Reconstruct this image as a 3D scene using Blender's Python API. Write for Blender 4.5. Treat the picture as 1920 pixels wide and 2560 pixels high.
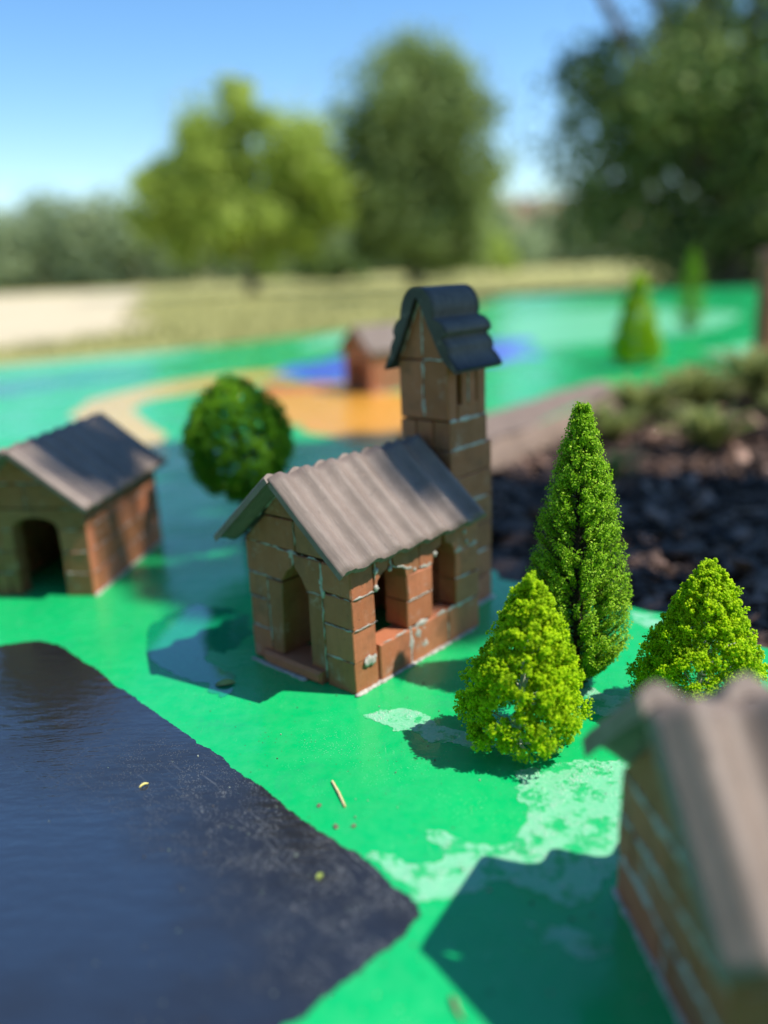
import bpy, math, random
import numpy as np
from mathutils import Vector, Matrix, noise
from math import radians, sin, cos, pi, tan, atan

sc = bpy.context.scene
for o in list(bpy.data.objects):
    bpy.data.objects.remove(o)
col = sc.collection
CM = 0.01                       # the models are laid out in centimetres

# ------------------------------------------------------------ camera
F_PX, PITCH, ROLL = 2100.0, radians(16.4), radians(2.5)
cd = bpy.data.cameras.new('camera')
cam = bpy.data.objects.new('camera', cd)
col.objects.link(cam)
cam.location = (0, 0, 0.30)
r0 = Vector((1, 0, 0)); up0 = Vector((0, sin(PITCH), cos(PITCH))); fw = Vector((0, cos(PITCH), -sin(PITCH)))
rr = cos(ROLL) * r0 - sin(ROLL) * up0
uu = sin(ROLL) * r0 + cos(ROLL) * up0
m3 = Matrix((rr, uu, -fw)).transposed()
cam.rotation_euler = m3.to_euler()
cd.sensor_fit = 'VERTICAL'
cd.sensor_height = 36.0
cd.lens = 36.0 * F_PX / 2560
cd.clip_start = 0.01
cd.clip_end = 3000
cd.dof.use_dof = True
cd.dof.focus_distance = 0.552
cd.dof.aperture_fstop = 1.85
sc.camera = cam

# ------------------------------------------------------------ sky, sun, exposure
SUN_EL, SUN_AZ = radians(56.0), radians(102.0)      # azimuth from +Y towards +X
w = bpy.data.worlds.new('World'); sc.world = w; w.use_nodes = True
wn = w.node_tree
sky = wn.nodes.new('ShaderNodeTexSky')
sky.sky_type = 'NISHITA'; sky.sun_disc = False
sky.sun_elevation = SUN_EL; sky.sun_rotation = SUN_AZ
sky.air_density = 1.0; sky.dust_density = 0.1; sky.ozone_density = 3.0
bg = wn.nodes['Background']
hsv = wn.nodes.new('ShaderNodeHueSaturation'); hsv.inputs['Saturation'].default_value = 1.22
wn.links.new(sky.outputs[0], hsv.inputs['Color']); wn.links.new(hsv.outputs[0], bg.inputs[0])
bg.inputs[1].default_value = 0.15
sd = bpy.data.lights.new('sun', 'SUN'); sun = bpy.data.objects.new('sun', sd); col.objects.link(sun)
sd.energy = 4.8; sd.angle = radians(0.5); sd.color = (1.0, 0.94, 0.85)
to_sun = Vector((sin(SUN_AZ) * cos(SUN_EL), cos(SUN_AZ) * cos(SUN_EL), sin(SUN_EL)))
sun.rotation_euler = to_sun.to_track_quat('Z', 'Y').to_euler()
sun.location = (3, -1, 5)
sc.view_settings.view_transform = 'Standard'
sc.view_settings.look = 'None'
sc.view_settings.exposure = 0.45
sc.view_settings.gamma = 1.0
sc.view_settings.use_curve_mapping = False
sc.cycles.use_denoising = True
sc.cycles.max_bounces = 8
sc.cycles.transparent_max_bounces = 8

# ------------------------------------------------------------ materials
def nm(name):
    m = bpy.data.materials.new(name); m.use_nodes = True
    nt = m.node_tree; b = nt.nodes['Principled BSDF']
    return m, nt, b
class N:
    """tiny node helper"""
    def __init__(s, nt): s.nt = nt; s.tc = nt.nodes.new('ShaderNodeTexCoord').outputs['Object']
    def link(s, a, b): s.nt.links.new(a, b)
    def map(s, scale=(1, 1, 1), rot=(0, 0, 0), src=None):
        n = s.nt.nodes.new('ShaderNodeMapping'); n.inputs['Scale'].default_value = scale; n.inputs['Rotation'].default_value = rot
        s.link(src or s.tc, n.inputs[0]); return n.outputs[0]
    def noise(s, scale, detail=4, rough=0.55, vec=None, out=0, dist=0.0):
        n = s.nt.nodes.new('ShaderNodeTexNoise'); n.inputs['Scale'].default_value = scale
        n.inputs['Detail'].default_value = detail; n.inputs['Roughness'].default_value = rough
        n.inputs['Distortion'].default_value = dist
        s.link(vec or s.tc, n.inputs['Vector']); return n.outputs[out]
    def voro(s, scale, vec=None, feature='F1', rand=1.0, out=0):
        n = s.nt.nodes.new('ShaderNodeTexVoronoi'); n.inputs['Scale'].default_value = scale; n.feature = feature
        n.inputs['Randomness'].default_value = rand
        s.link(vec or s.tc, n.inputs['Vector']); return n.outputs[out]
    def ramp(s, fac, stops, interp='LINEAR'):
        n = s.nt.nodes.new('ShaderNodeValToRGB'); cr = n.color_ramp; cr.interpolation = interp
        while len(cr.elements) < len(stops): cr.elements.new(0.5)
        for e, (p, c) in zip(cr.elements, stops):
            e.position = p; e.color = (*c, 1) if isinstance(c, tuple) else (c, c, c, 1)
        s.link(fac, n.inputs[0]); return n.outputs[0]
    def mix(s, fac, a, b, mode='MIX'):
        n = s.nt.nodes.new('ShaderNodeMix'); n.data_type = 'RGBA'; n.blend_type = mode
        for v, i in ((fac, 0), (a, 6), (b, 7)):
            if isinstance(v, (int, float)): n.inputs[i].default_value = v
            elif isinstance(v, tuple): n.inputs[i].default_value = (*v, 1)
            else: s.link(v, n.inputs[i])
        return n.outputs[2]
    def math(s, op, a, b=0.0, c=None):
        n = s.nt.nodes.new('ShaderNodeMath'); n.operation = op
        for i, v in enumerate((a, b, c)):
            if v is None: continue
            if isinstance(v, (int, float)): n.inputs[i].default_value = v
            else: s.link(v, n.inputs[i])
        return n.outputs[0]
    def attr(s, name, out='Fac'):
        n = s.nt.nodes.new('ShaderNodeAttribute'); n.attribute_name = name; return n.outputs[out]
    def bump(s, h, dist, strength=1.0, normal=None):
        n = s.nt.nodes.new('ShaderNodeBump'); n.inputs['Distance'].default_value = dist; n.inputs['Strength'].default_value = strength
        s.link(h, n.inputs['Height'])
        if normal: s.link(normal, n.inputs['Normal'])
        return n.outputs[0]

def mat_paint(name, colA, colB, speck, speck_amt=0.5, rough=(0.10, 0.30), bumpy=0.00012, sheen=None, stain=None, gs=420, gr=(0.10, 0.24), fs=160, fm=0.35, sts=26, dirt=False, wet=False):
    """glossy weathered masonry paint, partly wet"""
    m, nt, b = nm(name); n = N(nt)
    g = nt.nodes.new('ShaderNodeNewGeometry').outputs['Position']
    big = n.noise(7, 5, 0.6, g)
    fine = n.noise(fs, 5, 0.65, g)
    c = n.mix(n.ramp(big, [(0.3, 0.0), (0.7, 1.0)]), colA, colB)
    c = n.mix(n.ramp(fine, [(0.35, 0.0), (0.75, fm)]), c, speck)
    # little chips and mineral grains
    v = n.voro(gs, g); dens = n.ramp(n.noise(14 if not stain else 60, 4, 0.6, g), [(0.46, 0.0), (0.66, 1.0)])
    grains = n.math('MULTIPLY', n.ramp(v, [(gr[0], 1.0), (gr[1], 0.0)]), dens)
    c = n.mix(n.math('MULTIPLY', grains, speck_amt), c, speck)
    if dirt:
        sm = n.ramp(n.noise(22, 7, 0.75, g, dist=0.6), [(0.56, 0.0), (0.74, 0.5)])
        c = n.mix(sm, c, (0.02, 0.26, 0.13))
        scf = n.math('MULTIPLY', n.ramp(n.noise(1.0, 5, 0.7, n.map((260, 40, 1), (0, 0, 0.7), g)), [(0.62, 0.0), (0.72, 0.5)]), n.ramp(n.noise(5, 3, 0.5, g), [(0.45, 0.0), (0.6, 1.0)]))
        c = n.mix(scf, c, (0.20, 0.50, 0.30))
        dd = n.math('MULTIPLY', n.ramp(n.voro(260, g), [(0.06, 1.0), (0.14, 0.0)]), n.ramp(n.noise(20, 3, 0.6, g), [(0.5, 0.0), (0.6, 0.9)]))
        c = n.mix(dd, c, (0.06, 0.07, 0.04))
    if wet:
        b.inputs['Coat Weight'].default_value = 1.0; b.inputs['Coat IOR'].default_value = 1.6; b.inputs['Coat Roughness'].default_value = 0.02
    if stain:
        c = n.mix(n.ramp(n.noise(sts, 7, 0.75, g), [(0.50, 0.0), (0.56, 0.95)]), c, stain)
    n.link(c, b.inputs['Base Color'])
    r = n.ramp(n.noise(9, 4, 0.6, g), [(0.38, rough[0]), (0.68, rough[1])])
    n.link(n.math('ADD', r, n.math('MULTIPLY', grains, 0.3)), b.inputs['Roughness'])
    h = n.math('ADD', n.math('MULTIPLY', n.noise(60, 5, 0.5, g), 1.0), n.math('MULTIPLY', n.noise(420, 3, 0.6, g), 0.22))
    h = n.math('ADD', h, n.math('MULTIPLY', grains, 0.5))
    n.link(n.bump(h, bumpy * 10, 0.6), b.inputs['Normal'])
    return m

GREEN = mat_paint('green_paint', (0.001, 0.37, 0.10), (0.0005, 0.46, 0.12), (0.16, 0.52, 0.27), 0.85, (0.12, 0.34), 0.00009, gs=520, gr=(0.10, 0.22), fs=90, fm=0.14, dirt=True)
WET = mat_paint('wet_green_paint', (0.001, 0.24, 0.10), (0.0005, 0.28, 0.11), (0.02, 0.36, 0.15), 0.1, (0.02, 0.05), 0.00003, wet=True)
FADED = mat_paint('faded_green_paint', (0.10, 0.50, 0.24), (0.17, 0.54, 0.30), (0.50, 0.62, 0.50), 0.95, (0.3, 0.5), 0.00022, stain=(0.004, 0.42, 0.12), gs=620, gr=(0.24, 0.46), fs=420, sts=70)
BLUEP = mat_paint('blue_paint', (0.03, 0.08, 0.60), (0.05, 0.12, 0.62), (0.2, 0.3, 0.7), 0.3)
ORANGEP = mat_paint('orange_paint', (0.70, 0.27, 0.02), (0.72, 0.33, 0.03), (0.7, 0.5, 0.2), 0.3)
YELLOWP = mat_paint('yellow_paint', (0.62, 0.36, 0.04), (0.66, 0.44, 0.09), (0.7, 0.6, 0.3), 0.4)
REDP = mat_paint('red_paint', (0.60, 0.12, 0.04), (0.62, 0.16, 0.05), (0.7, 0.4, 0.2), 0.3)
TEALP = mat_paint('teal_paint', (0.01, 0.22, 0.18), (0.01, 0.26, 0.2), (0.1, 0.4, 0.3), 0.3)

def mat_black():
    m, nt, b = nm('black_paint'); n = N(nt)
    g = nt.nodes.new('ShaderNodeNewGeometry').outputs['Position']
    # signed distance (m) from the long right-hand edge, for the dry dusty strip that follows it
    dp = nt.nodes.new('ShaderNodeVectorMath'); dp.operation = 'DOT_PRODUCT'; dp.inputs[1].default_value = (0.74, 0.67, 0)
    n.link(g, dp.inputs[0])
    d = n.math('SUBTRACT', dp.outputs['Value'], 0.2315)
    sp = nt.nodes.new('ShaderNodeSeparateXYZ'); n.link(g, sp.inputs[0])
    d = n.math('ADD', d, n.math('MULTIPLY', n.math('SUBTRACT', n.noise(13, 5, 0.6, g), 0.5), 0.11))
    near = n.ramp(n.math('MULTIPLY', sp.outputs[1], 1.0), [(0.40, 1.0), (0.52, 0.0)])
    dry = n.math('MULTIPLY', n.ramp(n.math('ADD', n.math('MULTIPLY', d, 5.0), 1.0), [(0.55, 0.0), (0.88, 1.0)]), near)
    stroke = n.noise(1.0, 6, 0.7, n.map((26, 460, 1), (0, 0, 0), n.map((1, 1, 1), (0, 0, radians(48)), g)))
    v = n.ramp(n.voro(760, g), [(0.10, 1.0), (0.26, 0.0)])
    cl = n.ramp(n.noise(60, 4, 0.65, g), [(0.40, 0.0), (0.62, 1.0)])
    grains = n.math('MULTIPLY', v, n.math('MULTIPLY', n.math('ADD', n.math('MULTIPLY', dry, 1.8), 0.03), cl))
    lines = n.math('MULTIPLY', n.ramp(stroke, [(0.58, 0.0), (0.70, 0.5)]), n.math('ADD', n.math('MULTIPLY', dry, 0.6), 0.06))
    haze_ = n.math('MULTIPLY', dry, n.math('MULTIPLY', cl, 0.025))
    f = n.math('MAXIMUM', n.math('MAXIMUM', grains, lines), haze_)
    c = n.mix(f, (0.017, 0.017, 0.019), (0.34, 0.36, 0.35))
    n.link(c, b.inputs['Base Color'])
    r = n.ramp(n.noise(8, 4, 0.6, g), [(0.35, 0.05), (0.65, 0.16)])
    n.link(n.math('ADD', r, n.math('MULTIPLY', dry, 0.10)), b.inputs['Roughness'])
    wv = n.noise(1.0, 4, 0.55, n.map((45, 130, 1), (0, 0, radians(8)), g))
    dents = n.ramp(n.voro(34, n.map((1, 2.4, 1), (0, 0, 0.2), g)), [(0.0, 0.0), (0.22, 1.0)])
    h = n.math('ADD', n.math('MULTIPLY', wv, 0.8), n.math('MULTIPLY', n.noise(300, 4, 0.6, g), 0.10))
    h = n.math('ADD', h, n.math('MULTIPLY', grains, 0.3))
    h = n.math('ADD', h, n.math('MULTIPLY', dents, 0.12))
    n.link(n.bump(h, 0.0013, 0.6), b.inputs['Normal'])
    b.inputs['IOR'].default_value = 1.65
    film = n.ramp(n.noise(1.0, 4, 0.5, n.map((5.0, 7.5, 1), (0, 0, 0.6), g)), [(0.40, 0.15), (0.60, 1.0)])
    n.link(n.math('MULTIPLY', n.math('SUBTRACT', 1.0, dry), film), b.inputs['Coat Weight'])
    b.inputs['Coat IOR'].default_value = 2.3
    b.inputs['Coat Roughness'].default_value = 0.04
    n.link(n.bump(h, 0.0017, 0.6), b.inputs['Coat Normal'])
    return m
BLACKP = mat_black()

def mat_brick(name='terracotta', hue=0):
    m, nt, b = nm(name); n = N(nt)
    t = n.attr('tint')
    c = n.ramp(t, [(0.0, (0.25, 0.095, 0.028)), (0.35, (0.38, 0.120, 0.045)), (0.7, (0.46, 0.15, 0.065)), (1.0, (0.29, 0.125, 0.042))])
    nz = n.noise(70, 6, 0.65)
    c = n.mix(n.ramp(nz, [(0.35, 0.0), (0.75, 0.4)]), c, (0.50, 0.20, 0.10))
    # faint vertical drag lines of extruded clay
    c = n.mix(n.ramp(n.noise(1.0, 4, 0.6, n.map((700, 700, 25))), [(0.45, 0.0), (0.8, 0.35)]), c, (0.20, 0.09, 0.05))
    # lime bloom
    bl = n.math('MULTIPLY', n.ramp(n.noise(45, 6, 0.75), [(0.56, 0.0), (0.70, 0.55)]), n.ramp(n.noise(260, 3, 0.6), [(0.4, 0.2), (0.6, 1.0)]))
    c = n.mix(bl, c, (0.55, 0.47, 0.40))
    c = n.mix(n.ramp(n.noise(32, 6, 0.7), [(0.50, 0.0), (0.68, 0.55)]), c, (0.14, 0.065, 0.03))
    # pits
    pit = n.ramp(n.voro(150), [(0.05, 1.0), (0.10, 0.0)])
    c = n.mix(n.math('MULTIPLY', pit, 0.7), c, (0.06, 0.03, 0.02))
    n.link(c, b.inputs['Base Color'])
    b.inputs['Roughness'].default_value = 0.72
    h = n.math('SUBTRACT', n.math('ADD', n.noise(1.0, 4, 0.6, n.map((700, 700, 40))), n.math('ADD', n.noise(300, 5, 0.6), n.noise(90, 4, 0.6))), pit)
    n.link(n.bump(h, 0.00035, 0.8), b.inputs['Normal'])
    return m
BRICK = mat_brick()

def mat_mortar():
    m, nt, b = nm('mortar'); n = N(nt)
    c = n.ramp(n.noise(240, 5, 0.6), [(0.3, (0.30, 0.29, 0.25)), (0.7, (0.62, 0.61, 0.55))])
    n.link(c, b.inputs['Base Color']); b.inputs['Roughness'].default_value = 0.8
    n.link(n.bump(n.noise(380, 5, 0.7), 0.0005, 0.8), b.inputs['Normal'])
    return m
MORTAR = mat_mortar()
def mat_plain(name, c1, c2, rough=0.8, scale=120, bump=0.0004, spec=0.5):
    m, nt, b = nm(name); n = N(nt)
    n.link(n.ramp(n.noise(scale, 5, 0.65), [(0.3, c1), (0.7, c2)]), b.inputs['Base Color'])
    b.inputs['Roughness'].default_value = rough
    b.inputs['Specular IOR Level'].default_value = spec
    if bump: n.link(n.bump(n.noise(scale * 2, 4, 0.6), bump, 0.7), b.inputs['Normal'])
    return m
CORE = mat_plain('joint_filler', (0.05, 0.035, 0.025), (0.16, 0.12, 0.09))
PLASTER = mat_plain('white_plaster', (0.27, 0.26, 0.22), (0.50, 0.49, 0.43), 0.85, 200)

WALLM = [BRICK, PLASTER]
def mat_roof(name, a, bcol):
    m, nt, b = nm(name); n = N(nt)
    base = n.ramp(n.noise(30, 5, 0.6), [(0.3, a), (0.7, bcol)])
    # fine drag scratches running down the slope (local y is the slope direction)
    st = n.noise(1.0, 5, 0.65, n.map((900, 60, 60)))
    base = n.mix(n.ramp(st, [(0.4, 0.0), (0.75, 0.4)]), base, (0.10, 0.085, 0.075))
    st2 = n.noise(1.0, 5, 0.7, n.map((1400, 90, 90)))
    base = n.mix(n.ramp(st2, [(0.55, 0.0), (0.8, 0.45)]), base, (0.50, 0.43, 0.38))
    lich = n.math('MULTIPLY', n.ramp(n.noise(38, 7, 0.75), [(0.57, 0.0), (0.66, 0.6)]), n.ramp(n.noise(210, 4, 0.6), [(0.4, 0.2), (0.6, 1.0)]))
    base = n.mix(lich, base, tuple(min(1, q * 0.45) for q in a))
    pale = n.math('MULTIPLY', n.ramp(n.noise(55, 7, 0.8, n.map((1, 1, 1), (0.4, 0.1, 0.9))), [(0.60, 0.0), (0.68, 0.45)]), n.ramp(n.noise(330, 4, 0.6), [(0.45, 0.0), (0.6, 1.0)]))
    base = n.mix(pale, base, tuple(min(1, q * 2.1) for q in bcol))
    n.link(base, b.inputs['Base Color'])
    # weather stains, chips and dull lichen
    b.inputs['Specular IOR Level'].default_value = 0.35
    b.inputs['Roughness'].default_value = 0.6
    n.link(n.bump(n.math('ADD', st, n.noise(500, 4, 0.6)), 0.00018, 0.6), b.inputs['Normal'])
    return m
ROOF = mat_roof('corrugated_clay', (0.175, 0.132, 0.105), (0.26, 0.20, 0.162))
ROOFD = mat_roof('dark_corrugated_clay', (0.036, 0.035, 0.033), (0.070, 0.067, 0.063))

def mat_leaf(name, ramp_stops, transl=0.35, rough=0.6, nscale=0):
    m, nt, b = nm(name); n = N(nt)
    c = n.ramp(n.attr('tint'), ramp_stops)
    n.link(c, b.inputs['Base Color']); b.inputs['Roughness'].default_value = rough
    b.inputs['Specular IOR Level'].default_value = 0.25
    if transl:
        t = nt.nodes.new('ShaderNodeBsdfTranslucent'); n.link(c, t.inputs[0])
        mx = nt.nodes.new('ShaderNodeMixShader'); mx.inputs[0].default_value = transl
        n.link(b.outputs[0], mx.inputs[1]); n.link(t.outputs[0], mx.inputs[2])
        n.link(mx.outputs[0], nt.nodes['Material Output'].inputs[0])
    return m
M_LIME = mat_leaf('lime_foam', [(0.0, (0.31, 0.50, 0.002)), (0.5, (0.53, 0.78, 0.003)), (1.0, (0.75, 0.93, 0.006))], 0.45)
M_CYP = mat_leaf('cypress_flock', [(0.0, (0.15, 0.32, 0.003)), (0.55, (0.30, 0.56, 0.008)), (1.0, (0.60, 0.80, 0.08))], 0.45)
M_BUSH = mat_leaf('bush_flock', [(0.0, (0.08, 0.24, 0.008)), (0.6, (0.20, 0.46, 0.018)), (1.0, (0.46, 0.66, 0.04))], 0.45)
M_TREEL = mat_leaf('light_tree_leaves', [(0.0, (0.30, 0.40, 0.06)), (0.6, (0.46, 0.58, 0.10)), (1.0, (0.60, 0.70, 0.18))], 0.5)
M_TREED = mat_leaf('dark_tree_leaves', [(0.0, (0.14, 0.20, 0.06)), (0.6, (0.28, 0.38, 0.12)), (1.0, (0.44, 0.54, 0.20))], 0.45)
M_TREEG = mat_leaf('shade_tree_leaves', [(0.0, (0.08, 0.13, 0.035)), (0.6, (0.15, 0.24, 0.065)), (1.0, (0.30, 0.38, 0.12))], 0.45)
M_HEDGE = mat_leaf('hedge_leaves', [(0.0, (0.26, 0.34, 0.18)), (0.6, (0.38, 0.47, 0.26)), (1.0, (0.50, 0.58, 0.32))], 0.45)
M_WEED = mat_leaf('weed_leaves', [(0.0, (0.14, 0.18, 0.05)), (1.0, (0.34, 0.38, 0.12))], 0.4)
M_CHIP = mat_leaf('bark_chips', [(0.0, (0.04, 0.026, 0.02)), (0.45, (0.13, 0.078, 0.055)), (0.8, (0.33, 0.20, 0.145)), (1.0, (0.58, 0.42, 0.34))], 0, 0.8)
M_GRIT = mat_leaf('grit_specks', [(0.0, (0.05, 0.04, 0.03)), (0.4, (0.12, 0.10, 0.07)), (0.75, (0.20, 0.30, 0.2)), (1.0, (0.4, 0.42, 0.34))], 0, 0.7)
M_DRY = mat_leaf('dry_grass_blades', [(0.0, (0.20, 0.21, 0.06)), (1.0, (0.45, 0.42, 0.17))], 0.3)
TRUNKD = mat_plain('wire_trunk', (0.02, 0.014, 0.01), (0.07, 0.05, 0.035), 0.8, 400)
TRUNKW = mat_plain('pale_trunk', (0.50, 0.52, 0.36), (0.75, 0.76, 0.62), 0.6, 300)
BARK = mat_plain('bark', (0.10, 0.075, 0.055), (0.22, 0.18, 0.14), 0.9, 12, 0.01)
STRAW = mat_plain('straw', (0.62, 0.45, 0.20), (0.80, 0.66, 0.36), 0.5, 300)
CRUMB = mat_plain('crumb', (0.10, 0.07, 0.05), (0.30, 0.22, 0.16), 0.9, 400)
LEAFG = mat_plain('leaf_green', (0.20, 0.28, 0.03), (0.34, 0.42, 0.06), 0.4, 200)
LEAFY = mat_plain('leaf_yellow', (0.55, 0.48, 0.10), (0.7, 0.62, 0.2), 0.5, 200)
TWIG = mat_plain('twig', (0.16, 0.10, 0.06), (0.3, 0.2, 0.12), 0.8, 300)
HWALL = mat_plain('house_render', (0.50, 0.44, 0.34), (0.58, 0.52, 0.42), 0.9, 2, 0.002)
HROOF = mat_plain('house_roof_tiles', (0.24, 0.10, 0.07), (0.34, 0.15, 0.10), 0.8, 3, 0.01)
GLASS = mat_plain('window_glass', (0.04, 0.05, 0.06), (0.06, 0.07, 0.09), 0.08, 2, 0)
CONC = mat_plain('concrete', (0.16, 0.112, 0.083), (0.25, 0.18, 0.135), 0.85, 30, 0.002)

def mat_ground(name, stops, scale, bump=0.01, s2=40, fleck=None):
    m, nt, b = nm(name); n = N(nt)
    g = nt.nodes.new('ShaderNodeNewGeometry').outputs['Position']
    a = n.noise(scale, 6, 0.65, g); d = n.noise(s2, 5, 0.7, g)
    f = n.math('ADD', n.math('MULTIPLY', a, 0.6), n.math('MULTIPLY', d, 0.4))
    c = n.ramp(f, stops)
    n.link(c, b.inputs['Base Color']); b.inputs['Roughness'].default_value = 0.9
    b.inputs['Specular IOR Level'].default_value = 0.2
    n.link(n.bump(d, bump, 0.8), b.inputs['Normal'])
    return m
GRASS = mat_ground('grass_field', [(0.3, (0.22, 0.23, 0.06)), (0.5, (0.36, 0.34, 0.12)), (0.7, (0.42, 0.38, 0.15))], 0.9)
SAND = mat_ground('pale_sand', [(0.3, (0.52, 0.43, 0.27)), (0.7, (0.64, 0.55, 0.37))], 0.8, 0.01)
SOIL = mat_ground('soil', [(0.3, (0.022, 0.017, 0.014)), (0.7, (0.06, 0.045, 0.035))], 6, 0.01, 60)

# ------------------------------------------------------------ mesh building
class MB:
    def __init__(s): s.v = []; s.f = []; s.t = []; s.m = []; s.mi = 0
    def add(s, vs, fs, tint=0.5, mi=0):
        k = len(s.v); s.v += [tuple(v) for v in vs]
        for f in fs: s.f.append(tuple(i + k for i in f)); s.t.append(tint); s.m.append(mi or s.mi)
    def build(s, name, mat, parent=None, smooth=False, scale=CM, noun=None):
        me = bpy.data.meshes.new(name)
        me.from_pydata([(x * scale, y * scale, z * scale) for x, y, z in s.v], [], s.f)
        a = me.attributes.new('tint', 'FLOAT', 'FACE'); a.data.foreach_set('value', s.t)
        mats = mat if isinstance(mat, (list, tuple)) else [mat]
        for q in mats: me.materials.append(q)
        me.polygons.foreach_set('material_index', s.m)
        if smooth: me.polygons.foreach_set('use_smooth', [True] * len(s.f))
        elif len(mats) > 1: me.polygons.foreach_set('use_smooth', [k > 0 for k in s.m])
        me.update()
        o = bpy.data.objects.new(name, me); col.objects.link(o)
        if parent: o.parent = parent
        return o

def np_mesh(name, verts, faces, tint, mat, parent=None, smooth=False, scale=CM):
    """verts (n,3), faces (m,k) arrays of one polygon size"""
    me = bpy.data.meshes.new(name)
    nf, k = faces.shape
    me.vertices.add(len(verts)); me.vertices.foreach_set('co', (verts * scale).astype(np.float32).ravel())
    me.loops.add(nf * k); me.loops.foreach_set('vertex_index', faces.astype(np.int32).ravel())
    me.polygons.add(nf); me.polygons.foreach_set('loop_start', (np.arange(nf) * k).astype(np.int32))
    me.update(calc_edges=True)
    a = me.attributes.new('tint', 'FLOAT', 'FACE'); a.data.foreach_set('value', tint.astype(np.float32))
    me.materials.append(mat)
    if smooth: me.polygons.foreach_set('use_smooth', [True] * nf)
    o = bpy.data.objects.new(name, me); col.objects.link(o)
    if parent: o.parent = parent
    return o

def tag(o, label=None, cat=None, group=None, kind=None):
    if label: o['label'] = label
    if cat: o['category'] = cat
    if group: o['group'] = group
    if kind: o['kind'] = kind
    return o
def thing(name, loc_cm, label, cat, rz=0.0, group=None):
    o = bpy.data.objects.new(name, None); col.objects.link(o)
    o.location = [c * CM for c in loc_cm]; o.rotation_euler = (0, 0, rz); o.empty_display_size = 0.02
    return tag(o, label, cat, group)

def inset(poly, d):
    n = len(poly); out = []
    area = sum(poly[i][0] * poly[(i + 1) % n][1] - poly[(i + 1) % n][0] * poly[i][1] for i in range(n))
    s = 1 if area > 0 else -1
    for i in range(n):
        p0, p1, p2 = poly[i - 1], poly[i], poly[(i + 1) % n]
        e1 = (p1[0] - p0[0], p1[1] - p0[1]); e2 = (p2[0] - p1[0], p2[1] - p1[1])
        l1 = math.hypot(*e1) or 1e-6; l2 = math.hypot(*e2) or 1e-6
        n1 = (-e1[1] / l1 * s, e1[0] / l1 * s); n2 = (-e2[1] / l2 * s, e2[0] / l2 * s)
        k = 1 + n1[0] * n2[0] + n1[1] * n2[1]
        k = max(k, 0.4)
        out.append((p1[0] + (n1[0] + n2[0]) / k * d, p1[1] + (n1[1] + n2[1]) / k * d))
    return out

class Frame:
    """wall plane: O origin, U along, Nn outward, z up"""
    def __init__(s, O, U, Nn): s.O = Vector(O); s.U = Vector(U).normalized(); s.N = Vector(Nn).normalized()
    def p(s, u, n, z): return s.O + s.U * u + s.N * n + Vector((0, 0, z))

def prism(mb, fr, poly, n0, n1, ch=0.07, tint=0.5, rnd=None, jit=0.0, ch_back=True):
    """brick of outline poly (u,z) from depth n0 (back) to n1 (face), chamfered edges"""
    if rnd and jit:
        poly = [(u + rnd.uniform(-jit, jit), z + rnd.uniform(-jit, jit)) for u, z in poly]
        n1 = n1 + rnd.uniform(-jit, jit) * 0.9; ch = ch * rnd.uniform(0.7, 1.5)
    area = sum(poly[i][0] * poly[(i + 1) % len(poly)][1] - poly[(i + 1) % len(poly)][0] * poly[i][1] for i in range(len(poly)))
    if area < 0: poly = poly[::-1]
    k = len(poly); ip = inset(poly, ch)
    rings = [(ip, n0), (poly, n0 + ch), (poly, n1 - ch), (ip, n1)]
    vs = [fr.p(u, n, z) for pl, n in rings for u, z in pl]
    fs = []
    flip = fr.U.cross(Vector((0, 0, 1))).dot(fr.N) > 0
    for r in range(3):
        for i in range(k):
            j = (i + 1) % k
            q = (r * k + i, r * k + j, (r + 1) * k + j, (r + 1) * k + i)
            fs.append(q if flip else q[::-1])
    a = tuple(range(3 * k, 4 * k)); b = tuple(range(k))[::-1]
    fs.append(a if flip else a[::-1]); fs.append(b if flip else b[::-1])
    mb.add(vs, fs, tint)

def rect(u0, z0, u1, z1, g=0.05): return [(u0 + g, z0 + g), (u1 - g, z0 + g), (u1 - g, z1 - g), (u0 + g, z1 - g)]

def smear(mb, fr, p0, p1, w, rnd, h=0.07, wob=0.06, gap=0.35):
    """irregular bead of mortar dragged along a joint"""
    L = math.hypot(p1[0] - p0[0], p1[1] - p0[1]); n = max(4, int(L / 0.16))
    du, dz = (p1[0] - p0[0]) / L, (p1[1] - p0[1]) / L
    sd = rnd.uniform(0, 100); rows = []
    for i in range(n + 1):
        t = i / n
        a = noise.noise(Vector((sd + t * L * 0.9, 0, 0))) * 0.5 + 0.5
        b = noise.noise(Vector((sd, t * L * 2.4, 5)))
        ww = 0.82 * w * max(0.0, (a - gap) * 2.2 + b * 0.5) * (1 - (2 * t - 1) ** 8)
        cu = p0[0] + (p1[0] - p0[0]) * t - dz * b * wob * 2; cz = p0[1] + (p1[1] - p0[1]) * t + du * b * wob * 2
        rows.append((cu, cz, ww, h * (0.5 + a)))
    for (c0, c1) in zip(rows, rows[1:]):
        if c0[2] < 0.015 and c1[2] < 0.015: continue
        vs = []
        for cu, cz, ww, hh in (c0, c1):
            for s, k in ((-1, -0.06), (-0.55, 0.75), (0.2, 1.0), (0.7, 0.6), (1, -0.06)):
                vs.append(fr.p(cu - dz * ww * s, max(-0.04, hh * k) if k < 0 else hh * k * min(1, ww / w + 0.2), cz + du * ww * s))
        mb.add(vs, [(i, i + 1, i + 6, i + 5) for i in range(4)], 0.5)

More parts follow.
